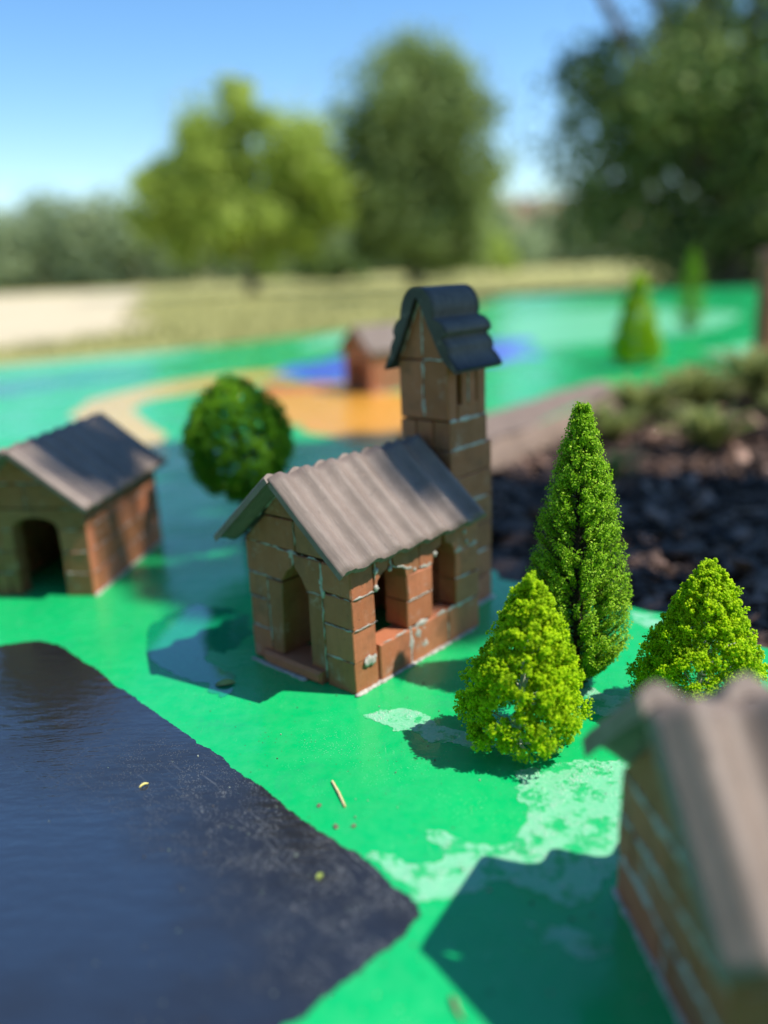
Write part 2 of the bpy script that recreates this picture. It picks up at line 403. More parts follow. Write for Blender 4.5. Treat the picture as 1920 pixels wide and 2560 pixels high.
def blob(mb, c, r, rnd, flat=(1, 1, 1), lat=7, lon=10, rough=0.25):
    sd = rnd.uniform(0, 99); vs = []; fs = []
    for i in range(lat + 1):
        th = pi * i / lat
        for j in range(lon):
            ph = 2 * pi * j / lon
            d = Vector((sin(th) * cos(ph), sin(th) * sin(ph), cos(th)))
            k = r * (1 + rough * noise.noise(d * 1.7 + Vector((sd, 0, 0))) * 2)
            vs.append((c[0] + d.x * k * flat[0], c[1] + d.y * k * flat[1], c[2] + d.z * k * flat[2]))
    for i in range(lat):
        for j in range(lon):
            fs.append((i * lon + j, (i + 1) * lon + j, (i + 1) * lon + (j + 1) % lon, i * lon + (j + 1) % lon))
    mb.add(vs, fs, rnd.random())

def tube(mb, pts, rads, sides=8, tint=0.5, cap=True):
    rings = []; prev = None
    for i, p in enumerate(pts):
        p = Vector(p); a = Vector(pts[max(0, i - 1)]); b = Vector(pts[min(len(pts) - 1, i + 1)])
        d = (b - a).normalized()
        x = d.orthogonal().normalized() if prev is None else (prev - d * prev.dot(d)).normalized()
        prev = x; y = d.cross(x)
        rings.append([p + (x * cos(2 * pi * k / sides) + y * sin(2 * pi * k / sides)) * rads[i] for k in range(sides)])
    vs = [v for r in rings for v in r]; fs = []
    for i in range(len(pts) - 1):
        for k in range(sides):
            fs.append((i * sides + k, i * sides + (k + 1) % sides, (i + 1) * sides + (k + 1) % sides, (i + 1) * sides + k))
    if cap:
        fs.append(tuple(range(sides))[::-1]); fs.append(tuple((len(pts) - 1) * sides + k for k in range(sides)))
    mb.add(vs, fs, tint)

# ------------------------------------------------------------ ground sheets
def jag(pts, amp, depth, seed, closed=True):
    rnd = random.Random(seed); P = [Vector(p) for p in pts]
    for d in range(depth):
        Q = []
        for i in range(len(P)):
            a = P[i]; b = P[(i + 1) % len(P)]; L = (b - a).length
            m = (a + b) / 2; nrm = Vector((-(b - a).y, (b - a).x)); nrm = nrm / (L or 1)
            Q += [a, m + nrm * rnd.gauss(0, 1) * min(amp, L * 0.13)]
        P = Q; amp *= 0.75
    return [(p.x, p.y) for p in P]

def sheet(name, pts, z, thick, mat, parent=None, side=None):
    """flat sheet with a real edge, in cm"""
    mb = MB(); k = len(pts)
    area = sum(pts[i][0] * pts[(i + 1) % k][1] - pts[(i + 1) % k][0] * pts[i][1] for i in range(k))
    if area < 0: pts = pts[::-1]
    mb.add([(x, y, z) for x, y in pts] + [(x, y, z - thick) for x, y in pts],
           [tuple(range(k))] + [(i, i + k, (i + 1) % k + k, (i + 1) % k) for i in range(k)])
    if side: mb.m = [0] + [1] * k; mat = [mat, side]
    o = mb.build(name, mat, parent)
    return o
def struct(o): o['kind'] = 'structure'; return o

# the field reaches the horizon
mb = MB(); R = 200000
mb.add([(-R, -R, -10), (R, -R, -10), (R, R, -10), (-R, R, -10)], [(0, 1, 2, 3)])
struct(mb.build('ground', GRASS))
struct(sheet('sand', jag([(-900, 380), (-600, 430), (-330, 500), (-210, 560), (-195, 640), (-290, 1000), (-620, 2300), (-1500, 2600), (-6000, 2500), (-6000, 700)], 25, 4, 3), -9.3, 0.7, SAND))

SLAB = [(29.5, 59.6), (26, 63.5), (21.4, 68.9), (16, 73.6), (11, 77), (8.5, 84), (7.5, 100), (10, 125), (17, 141), (27, 152), (56, 196), (97.6, 215.5), (150, 232), (420, 300),
        (420, 690), (310, 696), (110, 732), (60, 560), (4.2, 434), (-60, 370), (-140, 316), (-330, 230), (-330, -60), (150, -60), (120, 20), (60, 38)]
slab = struct(sheet('painted_ground', jag(SLAB, 0.8, 2, 5), 0.0, 9.5, GREEN, side=CONC))
struct(sheet('soil', [(-5, 60), (60, 15), (300, 15), (300, 290), (60, 260), (-5, 170)], -6.0, 3.9, SOIL))
struct(sheet('path', jag([(8.2, 104), (10.6, 125.3), (17.4, 141.3), (27.4, 152.3), (56.3, 196.3), (55, 209), (38, 190), (22, 170), (8, 163), (3, 148), (4, 118)], 0.8, 2, 9), 0.05, 0.05, CONC))

ROAD = [(-37, 66.5), (-33.5, 66.3), (-30.5, 67.0), (-28.3, 66.0), (-23.95, 61.57), (-19.59, 56.62), (-15.01, 51.65), (-10.3, 46.29), (-7.0, 42.81), (-4.09, 39.59), (-2.01, 37.56), (-0.57, 35.55), (0.85, 33.7),
        (0.71, 32.97), (-0.43, 31.46), (-2.31, 29.73), (-3.66, 28.47), (-4.94, 27.46), (-6.9, 25.31), (-14, 18), (-30, 2), (-60, 20), (-70, 50)]
struct(sheet('road', jag(ROAD, 0.09, 6, 11), 0.04, 0.04, BLACKP))
def patch(pts, seed, z=0.02, mat=FADED, amp=0.22, depth=6): return struct(sheet('paint', jag(pts, amp, depth, seed), z, z, mat))
patch([(-2.05, 52.11), (0.39, 52.85), (2.58, 51.41), (1.69, 49.68), (-0.01, 49.82), (-1.09, 51.1)], 1)
patch([(1.09, 50.03), (2.56, 51.1), (4.61, 49.45), (7.19, 48.1), (7.94, 47.23), (4.43, 47.67), (2.37, 48.21)], 2, z=0.028)
patch([(7.24, 44.71), (9.91, 45.25), (14.11, 45.44), (18, 42), (16, 36), (12.91, 36.59), (10.1, 35.06), (8.08, 33.28), (6.71, 34.29), (5.04, 35.37), (3.08, 34.51), (1.9, 34.11), (0.76, 34.02), (-0.33, 35.71), (-1.76, 37.54), (-1.52, 37.89), (-0.29, 37.63), (1.02, 36.72), (2.39, 37.27), (1.62, 38.62), (1.54, 39.4), (2.55, 39.34), (3.72, 38.29), (4.9, 37.84), (6.24, 38.51), (7.26, 40.02), (7.48, 41.26), (6.98, 43.07)], 3)
patch([(20.6, 67.6), (23.0, 67.0), (28.9, 59.8), (27.5, 58.8), (24.5, 62), (21, 65.6)], 4)
patch([(11.5, 54.2), (14.5, 54.6), (17, 52.6), (15.5, 50.3), (13.5, 50.9), (12.2, 52.6)], 6, z=0.024)
patch([(5.6, 32.6), (8.2, 31.8), (9.4, 30.4), (8.1, 30.1), (6.4, 31.2)], 7, amp=0.3)
struct(sheet('water', jag([(-20.46, 65.07), (-18.42, 61.04), (-15.91, 58.85), (-13.78, 57.03), (-12.53, 55.44), (-11.87, 56.64), (-11.95, 58.71), (-13.2, 59.75), (-15.08, 61.95), (-15.03, 63.64), (-13.56, 62.89), (-12.63, 64.28), (-11.78, 66.49), (-12.55, 70.55), (-17.83, 73.85), (-21.21, 69.93)], 0.3, 4, 61), 0.035, 0.03, WET))
# the far painted roads and water of the model map
def band(pts, wd, seed, name, mat, z):
    L = []; Rr = []
    for i, p in enumerate(pts):
        a = Vector(pts[max(0, i - 1)]); b = Vector(pts[min(len(pts) - 1, i + 1)]); d = (b - a).normalized(); n_ = Vector((-d.y, d.x))
        ww = wd[i] if isinstance(wd, (list, tuple)) else wd
        L.append(Vector(p) + n_ * ww); Rr.append(Vector(p) - n_ * ww)
    return struct(sheet(name, jag([tuple(v) for v in L + Rr[::-1]], 0.8, 2, seed), z, z, mat))
band([(-41, 122), (-42, 142), (-50, 165), (-64, 192), (-66, 212), (-55, 232), (-38, 248), (-20, 252)], [4, 5, 6, 7, 8, 11, 12, 11], 21, 'road', YELLOWP, 0.03)
struct(sheet('road', jag([(-24, 172), (-8, 150), (6, 132), (15, 145), (10, 170), (6, 200), (-6, 212), (-30, 214), (-34, 200), (-22, 190)], 1.5, 3, 22), 0.05, 0.05, ORANGEP))
patch([(-33, 212), (-4, 208), (-6, 226), (-30, 232)], 23, 0.07, REDP, 1.5, 3)
struct(sheet('water', jag([(-32, 250), (-8, 226), (14, 228), (52, 268), (60, 330), (30, 340), (4, 310), (-14, 296), (-30, 270)], 2.5, 3, 24), 0.05, 0.05, BLUEP))
patch([(-150, 225), (-100, 228), (-70, 268), (-74, 285), (-110, 262), (-150, 262)], 25, 0.04, TEALP, 2, 3)
patch([(-44, 165), (-30, 160), (-22, 185), (-34, 205), (-50, 190)], 26, 0.09, GREEN, 2, 3)

patch([(60, 300), (120, 320), (180, 420), (150, 520), (80, 480), (50, 380)], 27, 0.03, FADED, 3, 4)
patch([(95, 222), (150, 240), (190, 280), (150, 300), (100, 262)], 28, 0.03, FADED, 2, 4)
patch([(-30, 330), (0, 340), (30, 400), (20, 440), (-20, 395)], 29, 0.03, FADED, 2, 4)
patch([(150, 300), (200, 310), (240, 380), (200, 420), (160, 360)], 30, 0.06, YELLOWP, 2, 4)
patch([(-140, 296), (-90, 300), (-60, 345), (-90, 335)], 31, 0.03, FADED, 2, 4)

# ------------------------------------------------------------ brick houses
def corr_slab(name, parent, a0, a1, top, bot, A, period, th, mat, phase=0.0, ridge_cap=0.0, seed=0, sag=0.0):
    """corrugated roof tile: runs a0..a1 along the house, from (b,z) top to bot; a child with its own local axes x along, y down slope"""
    T = Vector((0, top[0], top[1])); B = Vector((0, bot[0], bot[1]))
    dn = (B - T); W = dn.length; dn.normalize()
    x = Vector((1, 0, 0)); nrm = x.cross(dn)
    if nrm.z < 0: nrm = -nrm
    rnd = random.Random(seed)
    na = int((a1 - a0) / period * 16); nt_ = 14
    rough = [rnd.uniform(-0.05, 0.05) for _ in range(na + 1)]
    vs = []
    def prof(s):
        t = (s - a0) / period + phase
        c = 0.5 - 0.5 * cos(2 * pi * t)
        return A * (0.78 * c + 0.22 * c ** 3)
    for side in (0, 1):
        for j in range(nt_ + 1):
            for i in range(na + 1):
                s = a0 + (a1 - a0) * i / na; t = W * j / nt_
                e = rough[i] if j == nt_ else (rough[(i * 7) % na] * 0.5 if j == 0 else 0)
                h = prof(s) + 0.02 * noise.noise(Vector((s * 0.6, t * 0.6, seed)))
                h += -sag * sin(pi * j / nt_)
                if j == 0: h -= 0.04
                if i in (0, na): h -= 0.03 if side == 0 else -0.03
                vs.append((s, t + e, h - (th if side else 0)))
    fs = []; K = (nt_ + 1) * (na + 1)
    for j in range(nt_):
        for i in range(na):
            q = (j * (na + 1) + i, j * (na + 1) + i + 1, (j + 1) * (na + 1) + i + 1, (j + 1) * (na + 1) + i)
            fs.append(q); fs.append(tuple(k + K for k in q[::-1]))
    def strip(ids):
        for p, q in zip(ids, ids[1:]): fs.append((p, q, q + K, p + K))
    strip([i for i in range(na + 1)][::-1]); strip([nt_ * (na + 1) + i for i in range(na + 1)])
    strip([j * (na + 1) for j in range(nt_ + 1)]); strip([j * (na + 1) + na for j in range(nt_ + 1)][::-1])
    mb = MB(); mb.add(vs, fs)
    o = mb.build(name, mat, parent, smooth=True)
    # sharp rim between faces and edges
    me = o.data
    ev = set()
    M = Matrix((x, dn, nrm)).transposed().to_4x4()
    if M.determinant() < 0:
        pass
    M.translation = T * CM
    o.matrix_local = M
    for p in me.polygons:
        if p.index >= 2 * nt_ * na: p.use_smooth = False
    return o

def arch_pts(u0, u1, z0, rise, n=7):
    """points of the arch from (u1,z0) over to (u0,z0)"""
    c = (u0 + u1) / 2; h = (u1 - u0) / 2
    return [(c + h * cos(pi * i / n), z0 + rise * sin(pi * i / n) ** 0.8) for i in range(n + 1)]

def rows_wall(mb, fr, L, zs, T, rnd, blen=5.0, holes=(), jit=0.05):
    """running bond of long bricks with rectangular holes (u0,z0,u1,z1)"""
    for k, (z0, z1) in enumerate(zip(zs, zs[1:])):
        edges = [0.0]; u = blen * (0.5 if k % 2 else 1.0)
        while u < L - 1.0: edges.append(u); u += blen * rnd.uniform(0.92, 1.08)
        edges.append(L)
        for a, b in zip(edges, edges[1:]):
            segs = [(a, b)]
            for (h0, hz0, h1, hz1) in holes:
                if z1 > hz0 + 0.2 and z0 < hz1 - 0.2:
                    ns = []
                    for (p, q) in segs:
                        if q <= h0 or p >= h1: ns.append((p, q)); continue
                        if p < h0: ns.append((p, h0))
                        if q > h1: ns.append((h1, q))
                    segs = ns
            for p, q in segs:
                if q - p > 0.3: prism(mb, fr, rect(p, z0, q, z1, 0.045), -T, 0, 0.07, rnd.random(), rnd, jit)

def core_box(mb, fr, L, z0, z1, T, inset_=0.14):
    vs = [fr.p(u, n, z) for z in (z0, z1) for (u, n) in ((inset_, -inset_), (L - inset_, -inset_), (L - inset_, -T + inset_), (inset_, -T + inset_))]
    fs = [(0, 1, 5, 4), (1, 2, 6, 5), (2, 3, 7, 6), (3, 0, 4, 7), (4, 5, 6, 7), (3, 2, 1, 0)]
    mb.add(vs, fs, 0.3, 1)

def gable_bricks(mb, fr, W, z0, z1, apex_u, apex_z, slopeR, slopeL, T, rnd, split):
    """bricks under the roof: a long course then a top piece; slopes are (u at z0)"""
    def ur(z): return slopeR + (apex_u - slopeR) * (z - z0) / (apex_z - z0)
    def ul(z): return slopeL + (apex_u - slopeL) * (z - z0) / (apex_z - z0)
    g = 0.05
    c = split
    for (a0, a1) in ((0, 1),):
        prism(mb, fr, [(ur(z0) + g, z0 + g), (c - g, z0 + g), (c - g, z1 - g), (ur(z1) + g, z1 - g)], -T, 0, 0.07, rnd.random(), rnd, 0.04)
        prism(mb, fr, [(c + g, z0 + g), (ul(z0) - g, z0 + g), (ul(z1) - g, z1 - g), (c + g, z1 - g)], -T, 0, 0.07, rnd.random(), rnd, 0.04)
    prism(mb, fr, [(ur(z1) + g, z1 + g), (ul(z1) - g, z1 + g), (apex_u + 0.2, apex_z), (apex_u - 0.2, apex_z)], -T, 0, 0.07, rnd.random(), rnd, 0.04)

# ---- church
church = thing('brick_church', (-2.52, 54.9, 0), 'small red brick toy church with an arched doorway, grey corrugated roof and tall bell tower', 'toy church',
               rz=math.atan2(0.742, 0.67))
# local axes: +x along the nave away from the camera, +y along the front towards the left
rnd = random.Random(4)
T = 1.8; W = 11.4; LN = 15.3; c = [0, 2.5, 5.0, 7.4, 9.8]
front = Frame((0, 0, 0), (0, 1, 0), (-1, 0, 0))
side = Frame((0, 0, 0), (1, 0, 0), (0, -1, 0))
far = Frame((0, W, 0), (1, 0, 0), (0, 1, 0))
back = Frame((LN, 0, 0), (0, 1, 0), (1, 0, 0))
mb = MB()
for k in range(4):        # right hand corner stack
    prism(mb, front, rect(0, c[k], 3.0, c[k + 1], 0.05), -2.4, 0, 0.08, [0.2, 0.6, 0.35, 0.5][k], rnd, 0.06)
prism(mb, front, [(3.08, 0.9), (4.75, 1.0), (4.7, 7.0), (3.08, 7.1)], -T, -0.05, 0.08, 0.1, rnd, 0.05)      # upright jamb
# left side of the doorway: upright jamb and short courses
prism(mb, front, [(7.75, 1.1), (9.05, 1.0), (9.0, 7.2), (7.35, 7.15)], -T - 1.2, 0.0, 0.08, 0.05, rnd, 0.04)
for z0, z1, t in ((0, 2.8, 0.6), (2.8, 5.3, 0.75), (5.3, 7.3, 0.9)):
    prism(mb, front, rect(9.1, z0, 11.4, z1, 0.05), -T, 0, 0.08, t, rnd, 0.06)
# arch springers
ap = [(5.95, 8.7), (5.2, 8.0), (4.72, 7.05)]
prism(mb, front, [(3.05, 7.15), (4.65, 7.1), (5.15, 8.0), (5.85, 8.75), (5.9, 9.75), (3.05, 9.75)], -T, 0.02, 0.07, 0.15, rnd, 0.03)
prism(mb, front, [(6.0, 9.9), (6.0, 8.75), (6.7, 8.2), (7.35, 7.3), (11.35, 7.4), (11.35, 10.0)], -T, 0.0, 0.07, 0.3, rnd, 0.03)
gable_bricks(mb, front, W, 9.95, 12.4, 6.1, 15.0, 0.3, 11.4, T, rnd, 5.6)
mb.mi = 1
for (p, q, w_) in [((3.05, 0.3), (3.05, 7.0), 0.13), ((0.1, 2.5), (3.0, 2.5), 0.13), ((0.1, 5.0), (3.0, 5.0), 0.14), ((0.2, 7.4), (3.0, 7.4), 0.10), ((3.0, 9.8), (8, 9.85), 0.12),
                   ((6.0, 8.8), (6.0, 9.9), 0.25), ((5.6, 9.9), (6.6, 9.9), 0.2), ((7.4, 7.3), (11.3, 7.35), 0.16), ((9.08, 1.2), (9.05, 7.2), 0.17), ((9.2, 5.3), (11.3, 5.3), 0.16), ((9.2, 2.8), (11.3, 2.8), 0.15),
                   ((7.2, 9.95), (10.8, 10.0), 0.16), ((3.0, 6.9), (3.0, 9.7), 0.28), ((2.5, 12.4), (5.4, 12.4), 0.16), ((5.6, 10.1), (5.6, 12.3), 0.1), ((3.1, 7.1), (4.7, 7.1), 0.14), ((2.2, 12.2), (5.9, 14.9), 0.2), ((6.6, 14.6), (9.6, 12.0), 0.2)]:
    smear(mb, front, p, q, w_, rnd, gap=0.3)
for (u, z) in ((3.05, 7.7), (3.1, 8.2), (2.9, 7.35), (6.1, 9.7), (5.9, 9.3)): blob(mb, front.p(u, 0.0, z), rnd.uniform(0.18, 0.3), rnd, (0.25, 0.8, 1.2))
for u in np.arange(5.2, 11.2, 0.4): blob(mb, front.p(u, 0.55, 0.02), rnd.uniform(0.2, 0.42), rnd, (0.8, 1.4, 0.3))
mb.build('gable_wall', WALLM, church)
mb = MB()       # side wall towards the conifers, two arched windows
prism(mb, side, rect(2.6, 0.0, 6.3, 3.05, 0.05), -T, 0, 0.08, 0.55, rnd, 0.04)
prism(mb, side, rect(6.3, 0.0, 11.0, 3.0, 0.05), -T, 0, 0.08, 0.75, rnd, 0.04)
prism(mb, side, rect(11.0, 0.0, 15.3, 2.9, 0.05), -T, 0, 0.08, 0.6, rnd, 0.04)
prism(mb, side, rect(0.3, 0.0, 2.6, 2.5, 0.05), -T - 0.5, -0.12, 0.06, 0.6, rnd, 0.02)
for z0, z1, t in ((3.05, 5.3, 0.35), (5.3, 7.5, 0.7)):
    prism(mb, side, rect(5.95, z0, 9.15, z1, 0.05), -2.3, 0.0, 0.08, t, rnd, 0.05)
for z0, z1, t in ((2.9, 5.2, 0.85), (5.2, 7.6, 0.5)):
    prism(mb, side, rect(12.0, z0, 15.3, z1, 0.05), -T, 0, 0.08, t, rnd, 0.05)
hh = 1.35
A1 = arch_pts(2.6, 5.95, 7.35, hh); A2 = arch_pts(9.15, 12.0, 7.4, hh)
m1 = len(A1) // 2
prism(mb, side, [(2.42, 9.8), (2.42, 7.45)] + [p for p in A1[::-1] if p[0] < 4.3] + [(4.2, 9.8)], -T, 0, 0.05, 0.45, rnd, 0.0)
prism(mb, side, [(4.3, 9.8)] + [p for p in A1[::-1] if p[0] > 4.3] + [(7.5, 7.55), (7.5, 9.8)], -T, 0.03, 0.05, 0.9, rnd, 0.0)
prism(mb, side, [(7.6, 9.8), (7.6, 7.55)] + [p for p in A2[::-1] if p[0] < 10.6] + [(10.5, 9.8)], -T, 0.0, 0.05, 0.4, rnd, 0.0)
prism(mb, side, [(10.6, 9.8)] + [p for p in A2[::-1] if p[0] > 10.6] + [(15.3, 7.65), (15.3, 9.8)], -T, 0.0, 0.05, 0.8, rnd, 0.0)
mb.mi = 1
for (p, q, w_) in [((0.1, 5.0), (2.5, 5.0), 0.10), ((0.1, 7.4), (2.5, 7.4), 0.12), ((2.45, 7.4), (2.5, 9.7), 0.13), ((4.25, 8.7), (4.25, 9.7), 0.2), ((4.2, 8.8), (7.4, 7.6), 0.22), ((7.5, 7.6), (9.0, 7.5), 0.25), ((6.0, 5.3), (9.1, 5.35), 0.16),
                   ((6.0, 3.05), (9.1, 3.0), 0.35), ((6.3, 0.2), (6.3, 3.0), 0.4), ((11.0, 0.2), (11.0, 2.8), 0.25), ((12, 5.2), (15.2, 5.2), 0.16), ((12, 7.6), (15.2, 7.65), 0.25), ((2.6, 3.05), (6.0, 3.05), 0.18), ((9.1, 2.95), (15, 2.9), 0.3),
                   ((3, 9.6), (14.8, 9.6), 0.2)]:
    smear(mb, side, p, q, w_, rnd, gap=0.3)
for k in range(5): blob(mb, side.p(1.15 + 0.22 * k, 0.03, 2.2 + 0.14 * sin(k * 2)), rnd.uniform(0.2, 0.36), rnd, (1, 0.35, 1.0))
for k in range(10): blob(mb, side.p(5.7 + rnd.random() * 2.2, -0.05, 0.3 + rnd.random() * 2.4), rnd.uniform(0.3, 0.6), rnd, (1, 0.16, 1.2), rough=0.4)
for (u, z) in ((2.55, 8.9), (2.5, 7.6), (4.1, 8.6), (6.9, 7.7), (9.4, 8.2), (13.6, 8.1), (13.3, 9.0)): blob(mb, side.p(u, 0.03, z), rnd.uniform(0.14, 0.26), rnd, (1, 0.6, 1.0))
for u in np.arange(0.2, 15.2, 0.5): blob(mb, side.p(u, 0.05, 0.03), rnd.uniform(0.16, 0.36), rnd, (1.4, 0.8, 0.45))

mb.build('side_wall', WALLM, church)
mb = MB(); rows_wall(mb, Frame((T + 0.05, W, 0), (1, 0, 0), (0, 1, 0)), LN - T, [0, 2.5, 5, 7.4, 9.8], T, rnd, holes=[(2.5, 3, 5.5, 7.4)]); mb.build('side_wall', BRICK, church)
mb = MB(); rows_wall(mb, Frame((LN, T + 0.05, 0), (0, 1, 0), (1, 0, 0)), W - 2 * T, [0, 2.5, 5, 7.4, 9.8], T, rnd, holes=[(2.6, 0, 5.2, 7.0)])
gable_bricks(mb, back, W, 9.95, 12.4, 6.1, 15.0, 0.3, 11.4, T, rnd, 5.6); mb.build('gable_wall', BRICK, church)
# a low threshold block in front of the doorway
mb = MB()
vs = []
SB = [(-1.35, 9.5), (-0.9, 3.2), (1.7, 3.15), (1.7, 9.8)]
p3 = Frame((0, 0, 0), (0, 1, 0), (-1, 0, 0))
prism(mb, p3, [(3.2, 0.0), (9.0, 0.0), (9.75, 0.25), (9.75, 1.1), (3.2, 1.0)], -2.6, 0.55, 0.16, 0.65, rnd, 0.03)
mb.build('doorstep', BRICK, church)
corr_slab('roof_slab', church, -1.75, 15.0, (6.0, 15.85), (-0.85, 9.95), 0.52, 2.58, 0.5, ROOF, phase=0.16, seed=2, sag=0.05)
corr_slab('roof_slab', church, -1.95, 14.8, (5.95, 15.75), (12.55, 10.15), 0.52, 2.58, 0.5, ROOF, phase=0.30, seed=5)
# tower
tb0, tb1, ta0, ta1 = 2.8, 8.1, 15.35, 20.65
tf = Frame((ta0, tb0, 0), (0, 1, 0), (-1, 0, 0)); ts = Frame((ta0, tb0, 0), (1, 0, 0), (0, -1, 0))
tl = Frame((ta0, tb1, 0), (1, 0, 0), (0, 1, 0)); tk = Frame((ta1, tb0, 0), (0, 1, 0), (1, 0, 0))
mb = MB(); TW = 5.3; g = 0.045
zl = [0, 2.5, 5.0, 7.5, 10.0, 12.4, 14.9, 17.3]
for k, (z0, z1) in enumerate(zip(zl, zl[1:])):
    ext = 0.75 if z1 < 17 else 0.1
    # whole-width bricks, lower part a little longer behind
    prism(mb, ts, rect(0, z0, TW + ext, z1, g), -1.7, 0.0, 0.08, rnd.random(), rnd, 0.04)
    prism(mb, tl, rect(0, z0, TW + ext, z1, g), -1.7, 0.0, 0.08, rnd.random(), rnd, 0.04)
    prism(mb, tf, rect(1.75, z0, TW - 1.75, z1, g), -1.6, -0.02, 0.06, rnd.random(), rnd, 0.03)
    prism(mb, Frame((ta1 + ext, tb0, 0), (0, 1, 0), (1, 0, 0)), rect(1.75, z0, TW - 1.75, z1, g), -1.6, -0.03, 0.06, rnd.random(), rnd, 0.03)
# belfry: two upright bricks per face, slit openings on the sides
for fr in (tf, tk):
    prism(mb, fr, rect(0, 17.35, TW / 2, 22.35, g), -1.2, 0.03, 0.08, 0.2, rnd, 0.03)
    prism(mb, fr, rect(TW / 2, 17.35, TW, 22.35, g), -1.2, 0.0, 0.08, 0.7, rnd, 0.03)
for fr in (ts, tl):
    prism(mb, fr, rect(1.25, 17.35, 4.1, 18.6, 0.02), -1.2, 0.0, 0.05, 0.1, rnd, 0.02)
    prism(mb, fr, rect(1.25, 21.7, 4.1, 22.35, 0.02), -1.2, 0.0, 0.05, 0.1, rnd, 0.02)
    for u0, u1, t in ((1.75, 2.62, 0.15), (2.7, 3.75, 0.3)):
        prism(mb, fr, rect(u0, 18.5, u1, 21.75, 0.02), -1.2, 0.0, 0.06, t, rnd, 0.02)
    prism(mb, fr, rect(3.75, 18.5, 4.1, 21.75, 0.0), -1.2, -0.9, 0.03, 0.1)
for fr, (g0, g1) in ((tf, (0.0, 0.0)), (tk, (0.0, 0.0))):
    prism(mb, fr, [(0.1, 22.42), (TW / 2 - g, 22.42), (TW / 2 - g, 27.3), (TW / 2 - 0.2, 27.3)], -1.2, 0.03, 0.06, 0.25, rnd, 0.02)
    prism(mb, fr, [(TW / 2 + g, 22.42), (TW - 0.1, 22.42), (TW / 2 + 0.2, 27.3), (TW / 2 + g, 27.3)], -1.2, 0.0, 0.06, 0.6, rnd, 0.02)
mb.mi = 1
for (fr, p, q, w_) in [(tf, (TW / 2, 17.5), (TW / 2, 22.3), 0.16), (tf, (TW / 2, 22.6), (TW / 2, 26.8), 0.13), (tf, (0, 22.38), (2.6, 22.38), 0.14), (ts, (0, 17.32), (5.2, 17.32), 0.22), (ts, (0, 14.9), (5.4, 14.9), 0.18),
                       (ts, (0.2, 10), (5.4, 10), 0.15), (ts, (0.2, 5), (5.4, 5), 0.15), (ts, (2.66, 18.6), (2.66, 21.7), 0.08), (tf, (2.75, 27.2), (5.0, 22.6), 0.18)]:
    smear(mb, fr, p, q, w_, rnd, gap=0.12)
for u in np.arange(0.2, 6, 0.5): blob(mb, ts.p(u, 0.1, 0.05), rnd.uniform(0.2, 0.36), rnd, (1.4, 0.8, 0.5))
tower = mb.build('bell_tower', [BRICK, MORTAR], church)
# steep corrugated cap of the tower: wavy profile carried along the nave direction
prof = [(0.0, 0.40), (0.5, 0.36), (1.0, 0.12), (1.42, -0.35), (1.68, -0.95), (1.78, -1.55), (1.66, -1.95), (1.72, -2.1), (2.2, -2.2), (2.72, -2.5), (3.05, -3.0), (3.0, -3.3), (2.62, -3.5), (2.68, -3.7), (3.05, -4.0), (3.25, -4.5), (3.18, -4.95), (3.7, -5.4), (4.2, -6.05)]
inn = [(0.0, -0.35), (0.2, -0.6), (0.42, -1.0), (0.62, -1.4), (0.82, -1.8), (1.0, -2.15), (1.15, -2.5), (1.3, -2.8), (1.5, -3.1), (1.65, -3.4), (1.8, -3.7), (1.95, -4.0), (2.1, -4.3), (2.25, -4.55), (2.4, -4.8), (2.62, -5.1), (2.8, -5.4), (3.35, -5.85), (4.0, -6.35)]
for sgn in (-1, 1):
    mb = MB(); vs = []; cb = (tb0 + tb1) / 2; n_ = len(prof); na = 10
    k_ = 0.95 if sgn < 0 else 0.9
    for i in range(na + 1):
        a_ = ta0 - 0.7 + (ta1 - ta0 + 1.2) * i / na
        for pts_ in (prof, inn):
            for (d, z) in pts_:
                if sgn > 0 and pts_ is prof and z < -0.8: d = 0.5 * d + 0.5 * (1.62 + (-z - 0.8) * 0.40)
                vs.append((a_, cb + sgn * d * k_, 27.75 + z))
    S_ = 2 * n_; fs = []
    for i in range(na):
        for j in range(n_ - 1):
            q = (i * S_ + j, i * S_ + j + 1, (i + 1) * S_ + j + 1, (i + 1) * S_ + j)
            r_ = tuple(k + n_ for k in q)
            fs += [q if sgn > 0 else q[::-1], r_[::-1] if sgn > 0 else r_]
        q = (i * S_ + n_ - 1, i * S_ + 2 * n_ - 1, (i + 1) * S_ + 2 * n_ - 1, (i + 1) * S_ + n_ - 1)
        fs.append(q)
    for i in (0, na):
        for j in range(n_ - 1):
            fs.append((i * S_ + j, i * S_ + j + 1, i * S_ + n_ + j + 1, i * S_ + n_ + j))
    mb.add(vs, fs)
    o = mb.build('roof_slab', ROOFD, tower, smooth=True)
    for p in o.data.polygons:
        if p.index >= len(fs) - 2 * (n_ - 1): p.use_smooth = False

